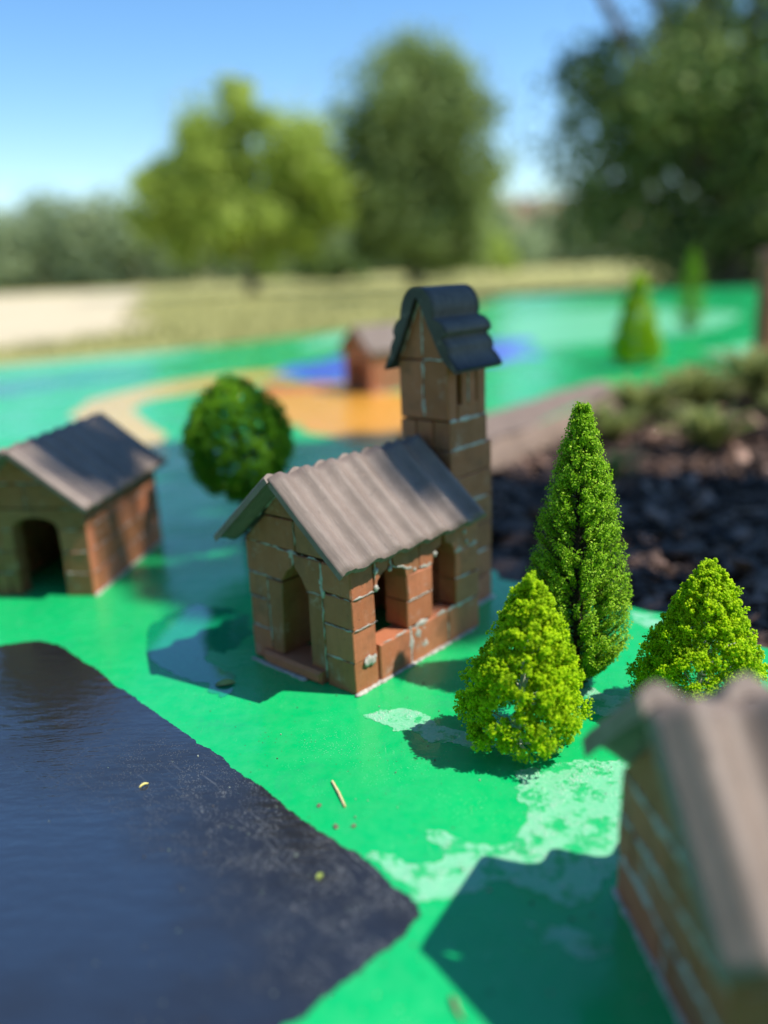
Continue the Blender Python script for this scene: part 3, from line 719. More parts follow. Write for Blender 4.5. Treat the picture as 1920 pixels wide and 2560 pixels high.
# ---- generic small house
def small_house(C, a_dir, L, W, wallz, apexz, label, seed, door=None, ridge_u=None, over=1.3, eaveR=None, eaveL=None, roofmat=ROOF, backL=None, period=2.7, amp=0.5, thk=0.5):
    rnd = random.Random(seed)
    h = thing('brick_house', (C[0], C[1], 0), label, 'toy house', rz=math.atan2(a_dir[1], a_dir[0]), group='small brick toy houses on the painted ground')
    T = 1.8; ru = ridge_u or W / 2
    fr = Frame((0, 0, 0), (0, 1, 0), (-1, 0, 0)); sd_ = Frame((0, 0, 0), (1, 0, 0), (0, -1, 0))
    zs = [0, wallz * 0.26, wallz * 0.51, wallz * 0.76, wallz] if wallz > 8 else [0, wallz * 0.34, wallz * 0.67, wallz]
    gz = wallz + (apexz - wallz) * 0.42
    mb = MB()
    if door:
        u0, u1, z0, z1 = door
        rows_wall(mb, fr, W, zs[:4], T, rnd, 4.6, holes=[(u0, z0 - 0.4, u1, zs[3])])
        A = arch_pts(u0, u1, zs[3], z1 - zs[3]); mid = (u0 + u1) / 2
        prism(mb, fr, [(0, wallz), (0, zs[3] + 0.05)] + [p for p in A[::-1] if p[0] < mid] + [(mid, z1), (mid - 0.03, wallz)], -T, 0, 0.05, rnd.random())
        prism(mb, fr, [(mid + 0.03, wallz), (mid + 0.03, z1)] + [p for p in A[::-1] if p[0] > mid] + [(W, zs[3] + 0.05), (W, wallz)], -T, 0, 0.05, rnd.random())
    else:
        rows_wall(mb, fr, W, zs, T, rnd, 5.8)
    gable_bricks(mb, fr, W, wallz + 0.03, gz, ru, apexz - 0.45, 0.15, W - 0.15, T, rnd, ru - 0.4)
    gw = mb; SW = []
    bk = Frame((L, 0, 0), (0, 1, 0), (1, 0, 0)); mb = MB()
    rows_wall(mb, Frame((L, T + .05, 0), (0, 1, 0), (1, 0, 0)), W - 2 * T - .1, zs, T, rnd, 4.8)
    gable_bricks(mb, bk, W, wallz + 0.03, gz, ru, apexz - 0.45, 0.15, W - 0.15, T, rnd, ru - 0.4)
    mb.build('gable_wall', BRICK, h)
    for s_ in (0, 1):
        mb = MB()
        rows_wall(mb, Frame((T + 0.05, W * s_, 0), (1, 0, 0), (0, 2 * s_ - 1, 0)), L - T, zs, T, rnd, 4.9)
        SW.append(mb)
    eR = eaveR or (-1.2, wallz + 0.3); eL = eaveL or (W + 1.2, wallz + 0.3)
    bl = backL or L + 0.9
    corr_slab('roof_slab', h, -over, bl, (ru - 0.05, apexz), eR, amp, period, thk, roofmat, phase=0.12, seed=seed, sag=0.04)
    corr_slab('roof_slab', h, -over - 0.2, bl - 0.2, (ru + 0.05, apexz - 0.1), eL, amp, period, thk, roofmat, phase=0.3, seed=seed + 1)
    mb = gw; mb.mi = 1; ms = SW[0]; ms.mi = 1
    for z in zs[1:]:
        if door:
            smear(mb, fr, (0.1, z), (door[0] - 0.2, z), 0.12, rnd); smear(mb, fr, (door[1] + 0.2, z), (W, z), 0.12, rnd)
        else: smear(mb, fr, (0.1, z), (W - 0.1, z), 0.36, rnd, gap=0.2, wob=0.12)
        smear(ms, sd_, (0.2, z), (L - 0.2, z), 0.15, rnd, gap=0.38)
    smear(mb, fr, (1.0, gz), (W - 1.5, gz), 0.14, rnd)
    smear(mb, fr, (ru - 0.4, wallz), (ru - 0.4, gz), 0.14, rnd)
    if not door:
        for u, z in ((W * 0.5, 0), (W * 0.72, 1), (W * 0.35, 2)): 
          if z + 1 < len(zs): smear(mb, fr, (u, zs[z] + 0.1), (u, zs[z + 1] - 0.1), 0.16, rnd, gap=0.2)
        for u in np.arange(0.2, W, 0.35): blob(mb, fr.p(u, 0.05, 0.02), rnd.uniform(0.12, 0.3), rnd, (0.7, 1.5, 0.6))
    for u in np.arange(0.2, L, 0.5): blob(ms, sd_.p(u, 0.05, 0.02), rnd.uniform(0.14, 0.32), rnd, (1.4, 0.8, 0.5))
    gw.build('gable_wall', WALLM, h)
    for q_ in SW: q_.build('side_wall', WALLM, h)
    return h

small_house((11.54, 23.46), (0.996, 0.09), 16, 10.8, 6.9, 13.15, 'brick toy house in the near right corner with blurred pale corrugated roof', 31,
            ridge_u=5.45, over=1.2, eaveR=(-1.5, 7.0), eaveL=(11.9, 7.1), period=3.7, amp=1.15, thk=0.85)
small_house((-28.64, 77.18), (0.14, 0.99), 17.4, 11.6, 8.9, 14.9, 'brick toy house with dark arched doorway at the left edge beside dark paint', 32,
            door=(2.9, 7.6, 0.6, 8.0), ridge_u=6.2, over=1.4, eaveR=(-1.1, 9.1), eaveL=(12.8, 9.2), backL=19.2, period=2.6)
small_house((-1.5, 203), (0.8, 0.6), 17, 11.5, 9.5, 15.8, 'distant orange brick toy house seen beside the bell tower on orange paint', 33,
            door=(3.6, 7.8, 0.5, 7.5), ridge_u=5.7, over=1.0)

# ------------------------------------------------------------ flock trees
ICO_V = None
def ico():
    t = (1 + 5 ** 0.5) / 2
    v = np.array([(-1, t, 0), (1, t, 0), (-1, -t, 0), (1, -t, 0), (0, -1, t), (0, 1, t), (0, -1, -t), (0, 1, -t), (t, 0, -1), (t, 0, 1), (-t, 0, -1), (-t, 0, 1)], float)
    v /= np.linalg.norm(v[0])
    f = np.array([(0, 11, 5), (0, 5, 1), (0, 1, 7), (0, 7, 10), (0, 10, 11), (1, 5, 9), (5, 11, 4), (11, 10, 2), (10, 7, 6), (7, 1, 8), (3, 9, 4), (3, 4, 2), (3, 2, 6), (3, 6, 8), (3, 8, 9), (4, 9, 5), (2, 4, 11), (6, 2, 10), (8, 6, 7), (9, 8, 1)])
    return v, f
def dirs(rs, n):
    d = rs.normal(size=(n, 3)); return d / np.linalg.norm(d, axis=1)[:, None]
def crumbs(rs, P, r, tint, jag_=0.35):
    """irregular tiny lumps at P (n,3) with radii r"""
    v, f = ico(); n = len(P)
    V = v[None] * (1 + rs.uniform(-jag_, jag_, (n, 12, 1))) * r[:, None, None] * rs.uniform(0.7, 1.3, (n, 1, 3)) + P[:, None]
    Fc = f[None] + (np.arange(n) * 12)[:, None, None]
    return V.reshape(-1, 3), Fc.reshape(-1, 3), np.repeat(tint, 20)
def flakes(rs, P, Nd, size, tint):
    """small folded triangular flakes (2 triangles) at P with rough facing Nd"""
    n = len(P); a = dirs(rs, n); d = Nd + 0.9 * dirs(rs, n); d /= np.linalg.norm(d, axis=1)[:, None]
    x = np.cross(d, a); x /= np.linalg.norm(x, axis=1)[:, None] + 1e-9; y = np.cross(d, x)
    s = size[:, None]
    p0 = P - x * s * 0.5; p1 = P + y * s * 0.45 + d * s * 0.15; p2 = P + x * s * 0.6 + d * s * 0.25; p3 = P - y * s * 0.4
    V = np.stack([p0, p3, p2, p1], 1).reshape(-1, 3)
    k = np.arange(n) * 4
    Fc = np.stack([np.stack([k, k + 1, k + 2], 1), np.stack([k, k + 2, k + 3], 1)], 1).reshape(-1, 3)
    return V, Fc, np.repeat(tint, 2)

def foam_tree(loc, H, R, zb, label, seed, lean=(0, 0), group=None):
    rs = np.random.RandomState(seed); rnd = random.Random(seed)
    t = thing('toy_tree', (loc[0], loc[1], 0), label, 'toy tree', group=group)
    def rad(z):
        q = (z - zb) / (H - zb); return R * (1.0 - q) ** 0.64 * (0.80 + 0.2 * np.minimum(1, q / 0.12)) * (1 if q < .9 else 1)
    # big clumps near the surface of a cone
    C1 = []; r1 = []
    tries = 0
    while len(C1) < 150 and tries < 9000:
        tries += 1
        q = rs.uniform(0, 1) ** 1.25; z = zb + (H - zb) * q * 0.94 + 0.2
        cr = (0.95 - 0.45 * q) * R / 3.9
        rr_ = max(0.0, rad(z) - cr * 0.75) * rs.uniform(0.84, 1.12); ph = rs.uniform(0, 2 * pi)
        p = np.array([rr_ * cos(ph), rr_ * sin(ph), z])
        if all(np.linalg.norm(p - c_) > 0.72 * cr for c_ in C1):
            C1.append(p); r1.append(cr * rs.uniform(0.6, 1.0))
    C1 = np.array(C1); r1 = np.array(r1)
    # sub clumps on them
    k = 13; d = dirs(rs, len(C1) * k); C2 = np.repeat(C1, k, 0) + d * np.repeat(r1, k)[:, None] * rs.uniform(0.55, 0.9, (len(d), 1)); r2 = np.repeat(r1, k) * 0.36 * rs.uniform(0.7, 1.25, len(d))
    k = 26; d3 = dirs(rs, len(C2) * k); C3 = np.repeat(C2, k, 0) + d3 * np.repeat(r2, k)[:, None] * rs.uniform(0.6, 1.12, (len(d3), 1))
    ok = (C3[:, 2] > zb * 0.75)
    C3 = C3[ok]; d3 = d3[ok]
    C3[:, 0] += lean[0] * C3[:, 2] / H; C3[:, 1] += lean[1] * C3[:, 2] / H
    r3 = rs.uniform(0.035, 0.085, len(C3)) * max(1.0, H / 13)
    tint = np.clip(0.5 + 0.12 * rs.normal(size=len(C3)) + np.repeat(0.2 * rs.normal(size=len(C2)), 26)[ok], 0, 1)
    V, Fc, tt = crumbs(rs, C3, r3, tint, 0.45)
    np_mesh('crown', V, Fc, tt, M_LIME, t)
    mb = MB()
    pts = [(0.0, 0.0, 0), (0.05, 0, zb), (lean[0] * .5, lean[1] * .5, H * 0.55), (lean[0] * 0.9, lean[1] * .9, H * 0.9)]
    tube(mb, pts, [0.3, 0.22, 0.14, 0.05], 8)
    for i in range(26):
        z = rnd.uniform(zb, H * 0.75); ph = rnd.uniform(0, 6.28); rr_ = rad(z) * 0.6
        q = z / H; b0 = Vector((lean[0] * q, lean[1] * q, z)); e = b0 + Vector((cos(ph) * rr_, sin(ph) * rr_, rr_ * 0.55))
        tube(mb, [b0, (b0 + e) / 2 + Vector((0, 0, -0.1)), e], [0.11, 0.075, 0.03], 5)
    for i in range(5):
        ph = i * 1.3; tube(mb, [(0, 0, 0.25), (0.5 * cos(ph), 0.5 * sin(ph), 0.06), (0.9 * cos(ph), 0.9 * sin(ph), 0.03)], [0.16, 0.11, 0.04], 5)
    mb.build('trunk', TRUNKW, t, smooth=True)
    return t
foam_tree((7.97, 47.6), 11.7, 4.6, 1.1, 'bright lime green toy tree standing in front of the tall cypress', 5, lean=(0.9, 0), group='lime foam toy trees')
foam_tree((20.4, 50.2), 11.1, 4.9, 0.8, 'bright lime green toy tree behind the foreground roof at the right', 9, lean=(0.3, 0), group='lime foam toy trees')
foam_tree((72.0, 236.0), 26, 7.5, 1.5, 'blurred yellow-green toy tree far off on the lit green paint', 12, group='lime foam toy trees')

def cypress(loc, H, R, zb, label, seed, mat=M_CYP, nb=900, gap_dir=-1.82):
    rs = np.random.RandomState(seed); rnd = random.Random(seed)
    t = thing('toy_cypress', (loc[0], loc[1], 0), label, 'toy tree')
    mbt = MB(); P = []; Dn = []; tips = []
    def rad(q): return R * min(1.0, (q / 0.14) ** 0.5 if q < 0.14 else 1.0) * (1.0 if q < 0.22 else max(0.0, 1 - ((q - 0.22) / 0.80) ** 1.75) ) + 0.16
    for i in range(nb):
        q = (i + rnd.random()) / nb; z = zb + (H - zb) * q * 0.98
        ph = rnd.uniform(0, 2 * pi)
        dgap = abs((ph - gap_dir + pi) % (2 * pi) - pi)
        if dgap < 0.15 and 0.02 < q < 0.68 and rnd.random() < 0.85: continue
        r_ = rad(q) * rnd.uniform(0.90, 1.0)
        z0 = max(0.3, z - r_ * 0.75)
        b = Vector((0, 0, z0)); e = Vector((cos(ph) * r_, sin(ph) * r_, z + 0.1))
        mid = (b + e) / 2 + Vector((cos(ph), sin(ph), -0.7)) * 0.12 * r_
        tube(mbt, [b, mid, e], [0.05, 0.035, 0.015], 4, cap=False)
        n = int(48 + 62 * r_ / R)
        s = np.minimum(1.0, rs.uniform(0.22, 1.03, n) ** 0.7)
        bb = np.array(b); mm = np.array(mid); ee = np.array(e)
        p = ((1 - s) ** 2)[:, None] * bb + (2 * s * (1 - s))[:, None] * mm + (s ** 2)[:, None] * ee
        p += np.clip(rs.normal(size=(n, 3)), -1.6, 1.6) * (0.10 + 0.05 * s[:, None])
        P.append(p); tips.append(s); Dn.append(np.tile(np.array([cos(ph), sin(ph), 0.7]), (n, 1)))
    P = np.concatenate(P); s = np.concatenate(tips); Dn = np.concatenate(Dn)
    sc_ = H / 20.7
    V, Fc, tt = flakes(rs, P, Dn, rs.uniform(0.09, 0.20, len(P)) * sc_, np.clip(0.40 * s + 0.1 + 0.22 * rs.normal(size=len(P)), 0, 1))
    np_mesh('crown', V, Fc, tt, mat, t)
    tube(mbt, [(0, 0, 0), (0.05, 0, H * 0.3), (-0.04, 0, H * 0.6), (0, 0, H * 0.96)], [0.34, 0.26, 0.17, 0.05], 8)
    for i in range(60):
        z = rnd.uniform(0.5, H * 0.7); ph = rnd.uniform(0, 6.28); blob(mbt, (0.2 * cos(ph), 0.2 * sin(ph), z), 0.13, rnd, (1, 1, 1.6), 4, 6)
    for i in range(6):
        ph = i * 1.05; tube(mbt, [(0, 0, 0.5), (0.5 * cos(ph), 0.5 * sin(ph), 0.12), (0.95 * cos(ph), 0.95 * sin(ph), 0.04)], [0.2, 0.14, 0.05], 5)
    mbt.build('trunk', TRUNKD, t, smooth=True)
    return t
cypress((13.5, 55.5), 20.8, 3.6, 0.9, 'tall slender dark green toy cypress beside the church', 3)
cypress((118, 322), 32, 5.5, 2.0, 'blurred thin dull green toy tree far off against the dark trees', 8, M_CYP, 300)

def round_tree(loc, H, R, zb, label, seed):
    rs = np.random.RandomState(seed); rnd = random.Random(seed)
    t = thing('toy_tree', (loc[0], loc[1], 0), label, 'toy tree')
    zc = (H + zb) / 2; hz = (H - zb) / 2
    C1 = []
    while len(C1) < 200:
        d = dirs(rs, 1)[0]; 
        taper = 1.0 - 0.28 * max(0, d[2]) ** 1.5; 
        p = np.array([d[0] * (R - 0.7) * taper, d[1] * (R - 0.7) * taper, zc + d[2] * (hz - 0.7)]) * 1.0
        p += rs.normal(size=3) * 0.12
        if all(np.linalg.norm(p - c_) > 0.74 for c_ in C1): C1.append(p)
    C1 = np.array(C1); k = 11; d = dirs(rs, len(C1) * k)
    C2 = np.repeat(C1, k, 0) + d * rs.uniform(0.55, 0.95, (len(d), 1)) * 0.95
    k = 34; d3 = dirs(rs, len(C2) * k); P = np.repeat(C2, k, 0) + d3 * rs.uniform(0.2, 0.40, (len(d3), 1))
    ct = np.repeat(np.repeat(rs.uniform(0, 1, len(C1)), 11), 34)
    V, Fc, tt = flakes(rs, P, d3, rs.uniform(0.14, 0.27, len(P)), np.clip(0.2 + 0.5 * ct + 0.15 * rs.normal(size=len(P)), 0, 1))
    np_mesh('crown', V, Fc, tt, M_BUSH, t)
    mb = MB(); tube(mb, [(0, 0, 0), (0, 0, zb + 2), (0, 0, H * 0.8)], [0.5, 0.4, 0.15], 8)
    for i in range(24):
        z = rnd.uniform(zb, H * 0.7); ph = rnd.uniform(0, 6.28); tube(mb, [(0, 0, z), (cos(ph) * R * 0.8, sin(ph) * R * 0.8, z + 1.6)], [0.16, 0.05], 5)
    mb.build('trunk', TRUNKD, t, smooth=True)
round_tree((-15.9, 92.5), 19.0, 6.0, 5.0, 'round dark green toy tree behind the church roof', 14)

# ------------------------------------------------------------ debris
def simple(name, label, cat, mb, mat, loc=(0, 0, 0), rz=0, group=None, smooth=False):
    o = mb.build(name, mat, smooth=smooth); o.location = [c_ * CM for c_ in loc]; o.rotation_euler = (0, 0, rz)
    return tag(o, label, cat, group)
mb = MB(); tube(mb, [(0, 0, 0), (0.45, -1.25, 0.03), (0.86, -2.55, 0.0)], [0.075, 0.085, 0.065], 8)
simple('straw', 'pale yellow straw stick lying on the green paint', 'straw', mb, STRAW, (-3.85, 44.33, 0.08))
for i, ((x, y), lb) in enumerate([((-4.55, 42.02), 'tiny brown crumb on the green paint left of the straw'), ((-3.39, 40.06), 'tiny brown crumb on the green paint, left one of the pair below the straw'), ((-2.51, 40.0), 'tiny brown crumb on the green paint, right one of the pair below the straw')]):
    mb = MB(); rnd = random.Random(i)
    for k in range(3): blob(mb, (rnd.uniform(-.1, .1), rnd.uniform(-.1, .1), 0.06), 0.1, rnd, (1, 1, 0.7), 5, 7, 0.5)
    simple('crumb', lb, 'crumb', mb, CRUMB, (x, y, 0.0), group='crumbs by the straw')
mb = MB(); tube(mb, [(0, 0, 0.1), (0.1, -0.35, 0.2), (0.2, -0.8, 0.12), (0.42, -1.2, 0.08)], [0.05, 0.10, 0.08, 0.04], 7)
simple('twig', 'short dark twig on the green paint at the bottom edge', 'twig', mb, TWIG, (1.95, 28.4, 0))
rs = np.random.RandomState(31); ng = 500
gy_ = 27 + 45 * rs.uniform(0, 1, ng) ** 1.3; gx_ = rs.uniform(-0.5, 0.5, ng) * gy_; gx_ = np.where(rs.uniform(0, 1, ng) < 0.75, gx_ + 0.12 * gy_, gx_)
V, Fc, tt = crumbs(rs, np.stack([gx_, gy_, np.full(ng, 0.05)], 1), rs.gamma(2.0, 0.011, ng) + 0.01, rs.uniform(0, 1, ng), 0.4)
tag(np_mesh('grit', V, Fc, tt, M_GRIT), 'scattered specks of grit lying on the paint around the church', 'grit', kind='stuff')
def leaf(loc, l, wd, mat, label, seed, rz):
    mb = MB(); vs = []; fs = []; n = 8
    for i in range(n + 1):
        t = i / n; ww = wd * sin(pi * t) ** 0.7 + 0.01; zz = 0.10 + 0.10 * sin(pi * t) * 1.0
        vs += [(t * l, -ww, zz + 0.06), (t * l, 0, zz), (t * l, ww, zz + 0.09)]
    for i in range(n):
        k = i * 3; fs += [(k, k + 3, k + 4, k + 1), (k + 1, k + 4, k + 5, k + 2)]
    vs += [(x, y, z - 0.03) for x, y, z in vs]; K = (n + 1) * 3
    fs += [tuple(q + K for q in f[::-1]) for f in fs]
    mb.add(vs, fs); simple('leaf', label, 'leaf', mb, mat, loc, rz, smooth=True)
leaf((-13.3, 57.3, -0.02), 1.5, 0.42, LEAFG, 'small curled green leaf lying in the shadow left of the church', 1, 0.2)
leaf((-15.6, 44.5, -0.03), 0.6, 0.07, LEAFY, 'tiny yellow leaf on the black paint', 2, 0.7)
leaf((-4.2, 35.8, -0.02), 0.45, 0.12, LEAFG, 'tiny green leaf scrap on the black paint near its corner', 3, 1.0)

# ------------------------------------------------------------ soil bed: bark mulch and weeds
def in_poly(x, y, P):
    c_ = False
    for i in range(len(P)):
        x0, y0 = P[i]; x1, y1 = P[i - 1]
        if (y0 > y) != (y1 > y) and x < (x1 - x0) * (y - y0) / (y1 - y0) + x0: c_ = not c_
    return c_
rs = np.random.RandomState(77)
BED = [(31, 58.5), (22.5, 69.8), (12, 78), (10, 85), (9, 100), (11.5, 124), (19, 140), (29, 151), (58, 194), (99, 213.5), (150, 229), (240, 250), (240, 25), (125, 22), (62, 40)]
PX, PY = rs.uniform(8, 170, 17000), rs.uniform(45, 235, 17000)
keep = np.array([in_poly(x, y, BED) for x, y in zip(PX, PY)])
PX, PY = PX[keep], PY[keep]; n = len(PX)
L = rs.gamma(2.2, 1.15, n) + 0.6; Wd = L * rs.uniform(0.18, 0.55, n); Th = rs.uniform(0.10, 0.45, n)
yaw = rs.uniform(0, 2 * pi, n); pit = rs.normal(0, 0.38, n)
cube = np.array([(-.5, -.5, -.5), (.5, -.4, -.5), (.5, .5, -.5), (-.5, .4, -.5), (-.4, -.45, .5), (.45, -.35, .5), (.42, .4, .5), (-.5, .35, .5)])
V = cube[None] * np.stack([L, Wd, Th], 1)[:, None] * rs.uniform(0.75, 1.2, (n, 8, 1))
x, y, z = V[..., 0], V[..., 1], V[..., 2]
x, z = x * np.cos(pit)[:, None] - z * np.sin(pit)[:, None], x * np.sin(pit)[:, None] + z * np.cos(pit)[:, None]
x, y = x * np.cos(yaw)[:, None] - y * np.sin(yaw)[:, None], x * np.sin(yaw)[:, None] + y * np.cos(yaw)[:, None]
zz = -5.8 + rs.uniform(0, 1.6, n)
V = np.stack([x + PX[:, None], y + PY[:, None], z + zz[:, None]], -1).reshape(-1, 3)
cf = np.array([(0, 3, 2, 1), (4, 5, 6, 7), (0, 1, 5, 4), (1, 2, 6, 5), (2, 3, 7, 6), (3, 0, 4, 7)])
Fc = (cf[None] + (np.arange(n) * 8)[:, None, None]).reshape(-1, 4)
o = np_mesh('bark_mulch', V, Fc, np.repeat(rs.beta(1.0, 2.1, n), 6), M_CHIP)
tag(o, 'loose brown bark chips covering the soil right of the church', 'mulch', kind='stuff')

def weed(x, y, h, n, seed, label, group='weeds in the bark mulch'):
    rnd = random.Random(seed); h *= 1.25; mb = MB()
    for i in range(n):
        ph = rnd.uniform(0, 6.28); r_ = rnd.uniform(0.3, 1) * h * 0.9; hh_ = h * rnd.uniform(0.5, 1.0); wd = h * rnd.uniform(0.035, 0.075)
        d = Vector((cos(ph), sin(ph), 0)); s_ = Vector((-sin(ph), cos(ph), 0)); vs = []
        for k in range(6):
            t = k / 5; c_ = d * r_ * t + Vector((0, 0, hh_ * (1.6 * t - 0.75 * t * t)))
            ww = wd * (0.25 + 1.4 * t * (1 - t) * 2) * (1 if k < 5 else 0.1)
            vs += [c_ - s_ * ww + Vector((0, 0, ww * 0.4)), c_, c_ + s_ * ww + Vector((0, 0, ww * 0.4))]
        fs = []
        for k in range(5): q = k * 3; fs += [(q, q + 3, q + 4, q + 1), (q + 1, q + 4, q + 5, q + 2)]
        mb.add(vs, fs, rnd.random())
    o = mb.build('weed', M_WEED, smooth=True); o.location = (x * CM, y * CM, -0.056); tag(o, label, 'weed', group)
for i, (x, y, h, n, lb) in enumerate([(56, 176, 10, 70, 'broad leafy weed nearest the painted edge behind the cypress tip'), (70, 184, 11, 80, 'yellowish leafy weed in the middle of the weeds by the painted edge'),
                                      (88, 192, 13, 100, 'largest pale leafy weed at the right of the weeds by the painted edge'), (44, 158, 8, 50, 'low dull weed at the left of the weeds by the painted edge'),
                                      (58, 146, 9, 50, 'dull weed in the mulch straight behind the cypress'), (80, 158, 9, 60, 'small green weed in the mulch towards the right edge'),
                                      (47, 79, 4.0, 30, 'small green weed in the mulch behind the right lime tree'), (36, 128, 6, 30, 'lone low weed in the mulch left of the cypress tip'), (66, 122, 5, 26, 'lone small weed in the middle of the mulch')]):
    weed(x, y, h, int(n * 1.8), 60 + i, lb)

# red-brown brick pillar at the right edge, far side of the bed
pl = thing('brick_pillar', (103.3, 226, 0), 'tall reddish brick pillar at the right edge of the far painted ground', 'pillar', rz=0.1)
mb = MB(); rnd = random.Random(50)
for k in range(11):
    for fr in (Frame((0, 0, 0), (1, 0, 0), (0, -1, 0)), Frame((0, 6, 0), (1, 0, 0), (0, 1, 0))):
        prism(mb, fr, rect(0, k * 2.5, 6, k * 2.5 + 2.5, 0.05), -2.9, 0, 0.08, rnd.random(), rnd, 0.05)
mb.build('shaft', BRICK, pl)
mb = MB(); prism(mb, Frame((-0.6, -0.6, 0), (1, 0, 0), (0, -1, 0)), [(0, 27.5), (7.2, 27.5), (6.2, 30), (1, 30)], -7.2, 0, 0.2, 0.5); mb.build('cap', BRICK, pl)

# ------------------------------------------------------------ real trees, hedge and house beyond (metres)
def tree(name, base, label, cat, clumps, mat, nleaf, leaf, trunk_r, seed, fork=0.35, soft=0.5, group=None, trunk_mat=BARK):
    """clumps: (dx,dy,z,r) ellipsoidal leaf masses in metres relative to the base"""
    rs = np.random.RandomState(seed); rnd = random.Random(seed)
    t = bpy.data.objects.new(name, None); col.objects.link(t); t.location = base; tag(t, label, cat, group)
    vol = np.array([c_[3] ** 2 for c_ in clumps]); vol = vol / vol.sum()
    P = []; D = []; TI = []
    for (cx, cy, cz, cr), f_ in zip(clumps, vol):
        n = int(nleaf * f_)
        ns = max(6, int(cr * 9)); sc_ = dirs(rs, ns) * rs.uniform(0.35, 0.9, (ns, 1)) * cr; sr = rs.uniform(0.26, 0.42, ns) * cr
        w_ = rs.randint(0, ns, n); d = dirs(rs, n)
        p = np.array((cx, cy, cz)) + sc_[w_] * np.array((1, 1, 0.85)) + d * (sr[w_] * rs.uniform(0.35, 1.0, n) ** 0.5 * (1 + soft * np.abs(rs.normal(size=n)) ** 1.5))[:, None]
        P.append(p); D.append(d + np.array((0, 0, 0.4))); TI.append(np.clip(0.5 + 0.18 * rs.normal(size=ns)[w_] + 0.15 * rs.normal(size=n), 0, 1))
    P = np.concatenate(P); D = np.concatenate(D); TI = np.concatenate(TI)
    V, Fc, tt = flakes(rs, P, D, rs.uniform(0.7, 1.4, len(P)) * leaf, TI)
    np_mesh('crown', V, Fc, tt, mat, t, scale=1.0)
    mb = MB(); zmin = min(c_[2] for c_ in clumps)
    cxm = sum(c_[0] * v_ for c_, v_ in zip(clumps, vol)); cym = sum(c_[1] * v_ for c_, v_ in zip(clumps, vol)); czm = sum(c_[2] * v_ for c_, v_ in zip(clumps, vol))
    fk = Vector((cxm * 0.25, cym * 0.25, czm * fork))
    tube(mb, [(0, 0, -0.05), (fk.x * 0.3, fk.y * 0.3, fk.z * 0.5), fk], [trunk_r * 1.35, trunk_r, trunk_r * 0.85], 10)
    for (cx, cy, cz, cr) in clumps:
        e = Vector((cx, cy, cz)); m_ = fk.lerp(e, 0.5) + Vector((0, 0, -0.06 * (e - fk).length))
        tube(mb, [fk, m_, e], [trunk_r * 0.6, trunk_r * 0.4, trunk_r * 0.12], 7)
        for k in range(4):
            dd = Vector(dirs(rs, 1)[0]) * cr * 0.7; tube(mb, [e.lerp(m_, 0.3), e + dd], [trunk_r * 0.2, trunk_r * 0.05], 5)
    mb.build('trunk', trunk_mat, t, smooth=True, scale=1.0)
    return t
gz_ = -0.10
tree('broadleaf_tree', (-2.1, 15, gz_), 'sunlit yellow-green tree left of the dark tree', 'tree',
     [(-1.0, 0, 1.8, 0.8), (-0.35, 0.2, 2.15, 0.9), (0.5, 0, 2.05, 0.9), (0.0, 0, 2.8, 0.45), (0.02, 0, 3.25, 0.3), (-1.15, 0.1, 1.15, 0.65), (-0.5, -0.2, 1.2, 0.8), (0.4, 0, 1.15, 0.8), (1.0, 0.1, 2.2, 0.7), (0.9, 0.1, 1.3, 0.6), (-0.8, 0, 2.2, .6), (0, 0, 1.7, 0.9), (-1.5, 0, 1.9, 0.5), (-1.45, 0, 1.3, 0.5), (1.35, 0.1, 1.8, 0.65), (1.3, 0, 1.2, 0.6), (0.1, 0, 2.75, 0.5)], M_TREEL, 30000, 0.085, 0.09, 41)
tree('broadleaf_tree', (0.75, 16, gz_), 'tall dense dark green tree rising behind the bell tower', 'tree',
     [(0, 0, 3.0, 1.15), (-0.6, 0, 2.3, 1.1), (0.65, 0, 2.5, 1.15), (-0.75, 0, 1.4, 0.95), (0.2, 0, 1.35, 1.1), (0.95, 0.1, 1.6, 0.95), (-0.6, 0, 0.7, 0.75), (0.35, 0, 0.65, 0.8), (0.9, 0, 0.75, 0.6), (0.05, 0, 3.6, 0.7), (0.8, 0, 3.15, .7)], M_TREED, 38000, 0.09, 0.13, 42)
tree('broadleaf_tree', (3.9, 9.5, gz_), 'huge dark spreading tree filling the right side of the background', 'tree',
     [(0, 0, 2.0, 1.3), (-1.0, 0, 1.6, 0.95), (-1.0, 0, 0.85, 0.85), (0.2, -0.3, 1.0, 1.2), (1.0, 0, 1.6, 1.4), (-0.3, 0.2, 2.6, 0.8), (1.1, 0, 2.9, 1.3), (-1.5, 0.2, 2.15, 0.5), (0.1, 0.1, 4.0, 0.9), (-0.8, 0.2, 4.3, 0.8), (1.4, 0, 4.4, 1.2), (-1.55, 0.1, 4.5, 0.6), (1.7, 0, 0.8, 1.2), (-0.35, -0.2, 0.4, 0.75), (0.9, -.2, 0.35, 0.8), (-0.6, 0, 3.4, 0.5), (-2.0, 0, 3.7, 0.4)], M_TREEG, 46000, 0.075, 0.2, 43)
NW = ['left end of the far tree line', 'far tree line, second from its left end', 'far tree line, third from its left end', 'far tree line just left of the sunlit tree', 'far tree line behind the sunlit tree, left one',
      'far tree line behind the sunlit tree, right one', 'far tree line behind the dark tree, left one', 'far tree line behind the dark tree, right one', 'far tree line just left of the pale house',
      'far tree line behind the pale house', 'far tree line right of the pale house', 'far tree line at its right end']
